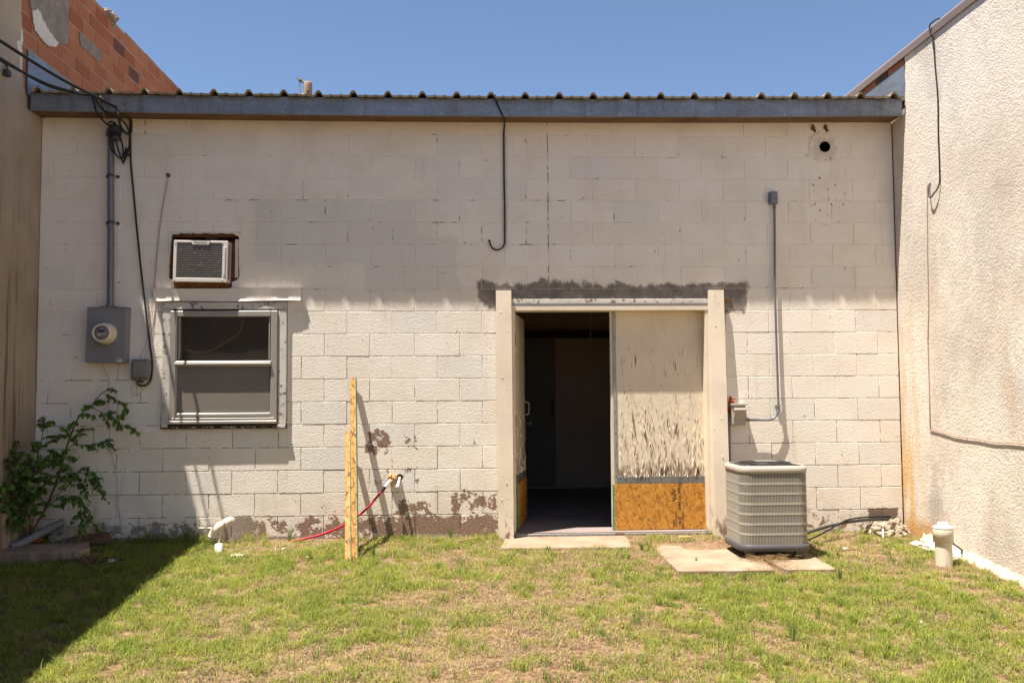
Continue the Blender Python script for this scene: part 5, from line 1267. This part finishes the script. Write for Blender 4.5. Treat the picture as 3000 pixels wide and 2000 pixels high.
obj('tail', MB().hexa([(-1.38, 18.935, 10.505), (-1.30, 18.93, 10.455), (-1.30, 18.97, 10.455), (-1.38, 18.965, 10.505)], [(-1.38, 18.935, 10.518), (-1.30, 18.93, 10.462), (-1.30, 18.97, 10.462), (-1.38, 18.965, 10.518)]), 'birddark', bd)
for d in (-.012, .012): obj('leg', MB().tube([(-1.475, 18.95 + d, 10.56), (-1.49, 18.95 + d, 10.41)], .006, 6), 'birddark', bd)
tag(obj('vent_cap', MB().lathe([(.0, 1.72), (.06, 1.71), (.085, 1.67), (.09, 1.6), (.05, 1.58), (.05, -.1)], (7.05, 4.1, 4.0 - 1.60 + .30), 'z', 20) if False else MB().lathe([(.04, 0), (.04, 1.22), (.085, 1.22), (.085, 1.26), (.05, 1.30), (0, 1.31)], (7.52, 5.0, 4.05 + .285), 'z', 20), 'white'), 'white round vent cap showing above the roof at right', 'vent')

# ------------------------------------------------------------------ lawn
def in_slab(x, y):
    x = x + (vnoise(x, y, .09, 31) - .5) * .12; y = y + (vnoise(x, y, .09, 32) - .5) * .12 - .015
    a = (x > 3.84) & (x < 4.95) & (y > -.51)
    b = (x > 5.10) & (x < 6.30) & (y < -.39) & (y > -1.43)
    c = (x < .30 + (-y - .30) * .4) & (y < -.27) & (y > -.77) & (x > -.3)
    d = (x > 3.78) & (x < 5.88) & (y > -.05)
    return a | b | c | d
def lawn(cnt, kind, seed):
    r = np.random.RandomState(seed)
    x = r.uniform(-.29, 7.5, cnt); y = -r.uniform(.0, 1, cnt) ** .9 * 5.4 - .012
    g = .015 + fbm(x + 20, y + 20, 1.5, 101) * .60 + (fbm(x, y, .42, 55) - .5) * .48 + .15 + (vnoise(x, y, .14, 56) - .5) * .28 + .075           # greenness
    g = g + .20 * np.exp(-((x - 6.7) / 1.0) ** 2) * np.clip((-y - 1.4) * 1.5, 0, 1) + .13 * np.exp(-((x - 1.3) / 1.3) ** 2) * np.clip(-y * .6, 0, 1) - .05 * np.exp(-(((x - 4.4) / 1.3) ** 2 + ((y + 1.6) / .9) ** 2)) - .10 * np.exp(-(((x - 5.8) / .9) ** 2 + ((y + 2.0) / .45) ** 2)) - .09 * np.exp(-(((x - 6.7) / .7) ** 2 + ((y + .5) / .5) ** 2))
    clump = vnoise(x, y, .085, 77) * .6 + vnoise(x, y, .035, 78) * .4
    gap = vnoise(x, y, .10, 41) * .6 + vnoise(x, y, .045, 42) * .4
    keep = ~in_slab(x, y) & (gap > .24 + .10 * fbm(x + 9, y, .8, 43))
    if kind == 'green': keep &= (r.rand(cnt) < np.clip((clump - .25) * 2.2 + (g - .45) * 1.5, .05, 1)) & (r.rand(cnt) < np.clip(.20 + (g - .36) * 2.3, .07, .80))
    else: keep &= r.rand(cnt) < np.clip((1.15 - (g - .28) * 1.4) * np.clip((vnoise(x, y, .11, 91) - .22) * 2.6, .12, 1), .08, 1)
    x, y, g, clump = x[keep], y[keep], g[keep], clump[keep]; n = len(x)
    z = gz(x, y)
    th = r.uniform(0, 2 * np.pi, n)
    wall = (y > -.16)
    if kind == 'green':
        h = r.uniform(.010, .036, n) * (.75 + .9 * np.clip(g - .3, 0, .5)) * (.7 + .7 * clump)
        tall = r.rand(n) < .03; h = np.where(tall, h * 1.8, h)
        h = np.where(wall & (x < 1.9), h * r.uniform(1.2, 3.0, n), np.where(wall, h * r.uniform(.9, 1.7, n), h))
        lean = r.uniform(.3, 2.1, n); w = r.uniform(.0013, .0026, n)
        t = np.clip(r.rand(n) * .75 + (vnoise(x, y, .12, 64) - .5) * .8 + .1, 0, 1)
        c = np.stack([.170 + .16 * t, .232 + .125 * t, .030 + .026 * t], -1)
        yel = np.clip((.60 - g) * 1.8 + r.normal(0.04, .32, n), 0, 1)[:, None]
        c = c * (1 - yel) + np.array([.50, .40, .155]) * yel
    else:
        h = r.uniform(.005, .024, n); lean = r.uniform(1.2, 5.0, n); w = r.uniform(.0009, .0021, n)
        t = r.rand(n)[:, None]
        c = np.array([.24, .155, .085]) * (1 - t) + np.array([.66, .52, .33]) * t
        dk = (r.rand(n) < .28)[:, None]; c = np.where(dk, c * .45, c)
    dx, dy = np.cos(th), np.sin(th); px, py = -dy, dx
    reach = h * lean
    b0 = np.stack([x - px * w, y - py * w, z - .004], -1); b1 = np.stack([x + px * w, y + py * w, z - .004], -1)
    mx = x + dx * reach * .38; my = y + dy * reach * .38; mz = z + h * .68
    m0 = np.stack([mx - px * w * .8, my - py * w * .8, mz], -1); m1 = np.stack([mx + px * w * .8, my + py * w * .8, mz], -1)
    tp_ = np.stack([x + dx * reach, y + dy * reach, z + h], -1)
    for q in (m0, m1, tp_): q[:, 1] = np.minimum(q[:, 1], -.008)
    V = np.stack([b0, b1, m1, m0, tp_], 1).reshape(-1, 3)
    base_ = np.arange(n) * 5
    tri = np.stack([base_, base_ + 1, base_ + 2, base_, base_ + 2, base_ + 3, base_ + 3, base_ + 2, base_ + 4], -1).reshape(-1, 3)
    col = np.repeat(c, 3, axis=0)
    return V, tri, col
def tufts(cnt, seed):
    r = np.random.RandomState(seed); x = []; y = []; hh = []; tt = []
    for i in range(cnt):
        a, b = r.uniform(-.25, 7.4), -r.rand() ** .9 * 5.2 - .03
        if r.rand() > (.9 if b < -.2 else .6) or bool(in_slab(np.array([a]), np.array([b]))[0]): continue
        k = r.randint(14, 38); R_ = r.uniform(.012, .045); x += list(a + r.normal(0, R_, k)); y += list(b + r.normal(0, R_, k)); hh += [r.uniform(.030, .072)] * k; tt += [r.rand()] * k
    x = np.clip(np.array(x), -.29, 7.49); y = np.minimum(np.array(y), -.015); n = len(x); z = gz(x, y); h = np.array(hh) * r.uniform(.5, 1.15, n); t = np.array(tt)
    th = r.uniform(0, 2 * np.pi, n); lean = r.uniform(.2, 1.2, n); w = r.uniform(.0014, .0026, n)
    c = np.stack([.130 + .16 * t, .200 + .13 * t, .028 + .03 * t], -1) * r.uniform(.7, 1.2, (n, 1))
    dx, dy = np.cos(th), np.sin(th); px, py = -dy, dx; reach = h * lean
    b0 = np.stack([x - px * w, y - py * w, z - .004], -1); b1 = np.stack([x + px * w, y + py * w, z - .004], -1)
    mx = x + dx * reach * .35; my = y + dy * reach * .35; mz = z + h * .65
    m0 = np.stack([mx - px * w * .8, my - py * w * .8, mz], -1); m1 = np.stack([mx + px * w * .8, my + py * w * .8, mz], -1)
    tp_ = np.stack([x + dx * reach, y + dy * reach, z + h], -1)
    for q in (m0, m1, tp_): q[:, 1] = np.minimum(q[:, 1], -.008)
    V = np.stack([b0, b1, m1, m0, tp_], 1).reshape(-1, 3); b_ = np.arange(n) * 5
    tri = np.stack([b_, b_ + 1, b_ + 2, b_, b_ + 2, b_ + 3, b_ + 3, b_ + 2, b_ + 4], -1).reshape(-1, 3)
    return V, tri, np.repeat(c, 3, axis=0)
def build_lawn(name, parts, label):
    V = []; T = []; C = []; o = 0
    for v, t, c in parts: V.append(v); T.append(t + o); C.append(c); o += len(v)
    V = np.concatenate(V); T = np.concatenate(T); C = np.concatenate(C)
    me = bpy.data.meshes.new(name); me.vertices.add(len(V)); me.vertices.foreach_set('co', V.astype(np.float32).ravel())
    me.loops.add(T.size); me.loops.foreach_set('vertex_index', T.astype(np.int32).ravel())
    me.polygons.add(len(T)); me.polygons.foreach_set('loop_start', (np.arange(len(T)) * 3).astype(np.int32))
    at = me.attributes.new('tint', 'FLOAT_COLOR', 'FACE'); at.data.foreach_set('color', np.concatenate([C, np.ones((len(C), 1))], 1).astype(np.float32).ravel())
    me.update(calc_edges=True); me.materials.append(M['grass'])
    o = bpy.data.objects.new(name, me); link(o); return tag(stuff(o), label, 'grass')
build_lawn('grass', [lawn(660000, 'green', 5), tufts(1100, 9)], 'patchy short green lawn grass across the yard')
build_lawn('dry_grass', [lawn(420000, 'straw', 6)], 'dry straw coloured thatch lying between the green grass')
mb = MB()
for i in range(90):
    a, b = rng.uniform(-.2, 7.4), -rng.uniform(.06, 4.6); z = gh(a, b) + .012; t = rng.uniform(0, 6.28); l = rng.uniform(.008, .022); w = l * .5
    if bool(in_slab(np.array([a]), np.array([b]))[0]): continue
    ca_, sa_ = math.cos(t), math.sin(t); mb.add([(a - ca_ * l, b - sa_ * l, z), (a - sa_ * w, b + ca_ * w, z + .006), (a + ca_ * l, b + sa_ * l, z + .003), (a + sa_ * w, b - ca_ * w, z + .007)], [(0, 1, 2), (0, 2, 3)])
tag(stuff(obj('leaf_litter', mb, 'leaflitter')), 'small dry leaf bits scattered over the lawn', 'leaf litter')
# taller weeds
def weed(x, y, n, h, label):
    mb = MB(); z = gh(x, y)
    for i in range(n):
        a = rng.uniform(0, 6.28); l = h * rng.uniform(.5, 1.1); sp = rng.uniform(.15, .55)
        P = [(x + math.cos(a) * .01, y + math.sin(a) * .01, z - .005), (x + math.cos(a) * l * sp * .4, y + math.sin(a) * l * sp * .4, z + l * .6), (x + math.cos(a) * l * sp, y + math.sin(a) * l * sp, z + l)]
        P = [(max(q[0], -.28), min(q[1], -.015), q[2]) for q in P]
        mb.tube(P, [.0022, .0018, .0006], 4, 3, False)
    return tag(obj('weed', mb, 'weed'), label, 'weed', 'taller weeds in the lawn')
M['weed'] = simple('weed_green', (.13, .19, .045), .7, 0, .3, 20)
for a in [(5.45, -2.95, 14, .15, 'tall spiky green weed on the lawn before the condenser pad'), (5.75, -2.55, 8, .13, 'thin tall weed on the lawn behind the spiky one'), (5.55, -1.62, 12, .10, 'bushy green weed at the front edge of the condenser pad'), (4.98, -.62, 20, .08, 'green weed clump between the step and the condenser pad'),
          (6.25, -1.66, 14, .12, 'dark weed at the right front corner of the condenser pad'), (3.37, -.06, 14, .13, 'weed tuft at the wall left of the door post'), (.30, -.06, 18, .20, 'tall grass weed at the wall below the meter box'),
          (.72, -.08, 20, .17, 'tall grass weed at the wall below the window corner'), (1.05, -.08, 18, .15, 'grass weed at the wall left of the drain pipe'), (1.95, -.07, 16, .12, 'grass weed at the wall where the red tube ends'),
          (5.32, -1.1, 10, .07, 'small weed at the left side of the condenser pad'), (2.75, -.70, 16, .09, 'dark weed tuft right of the leaning boards')]: weed(*a)
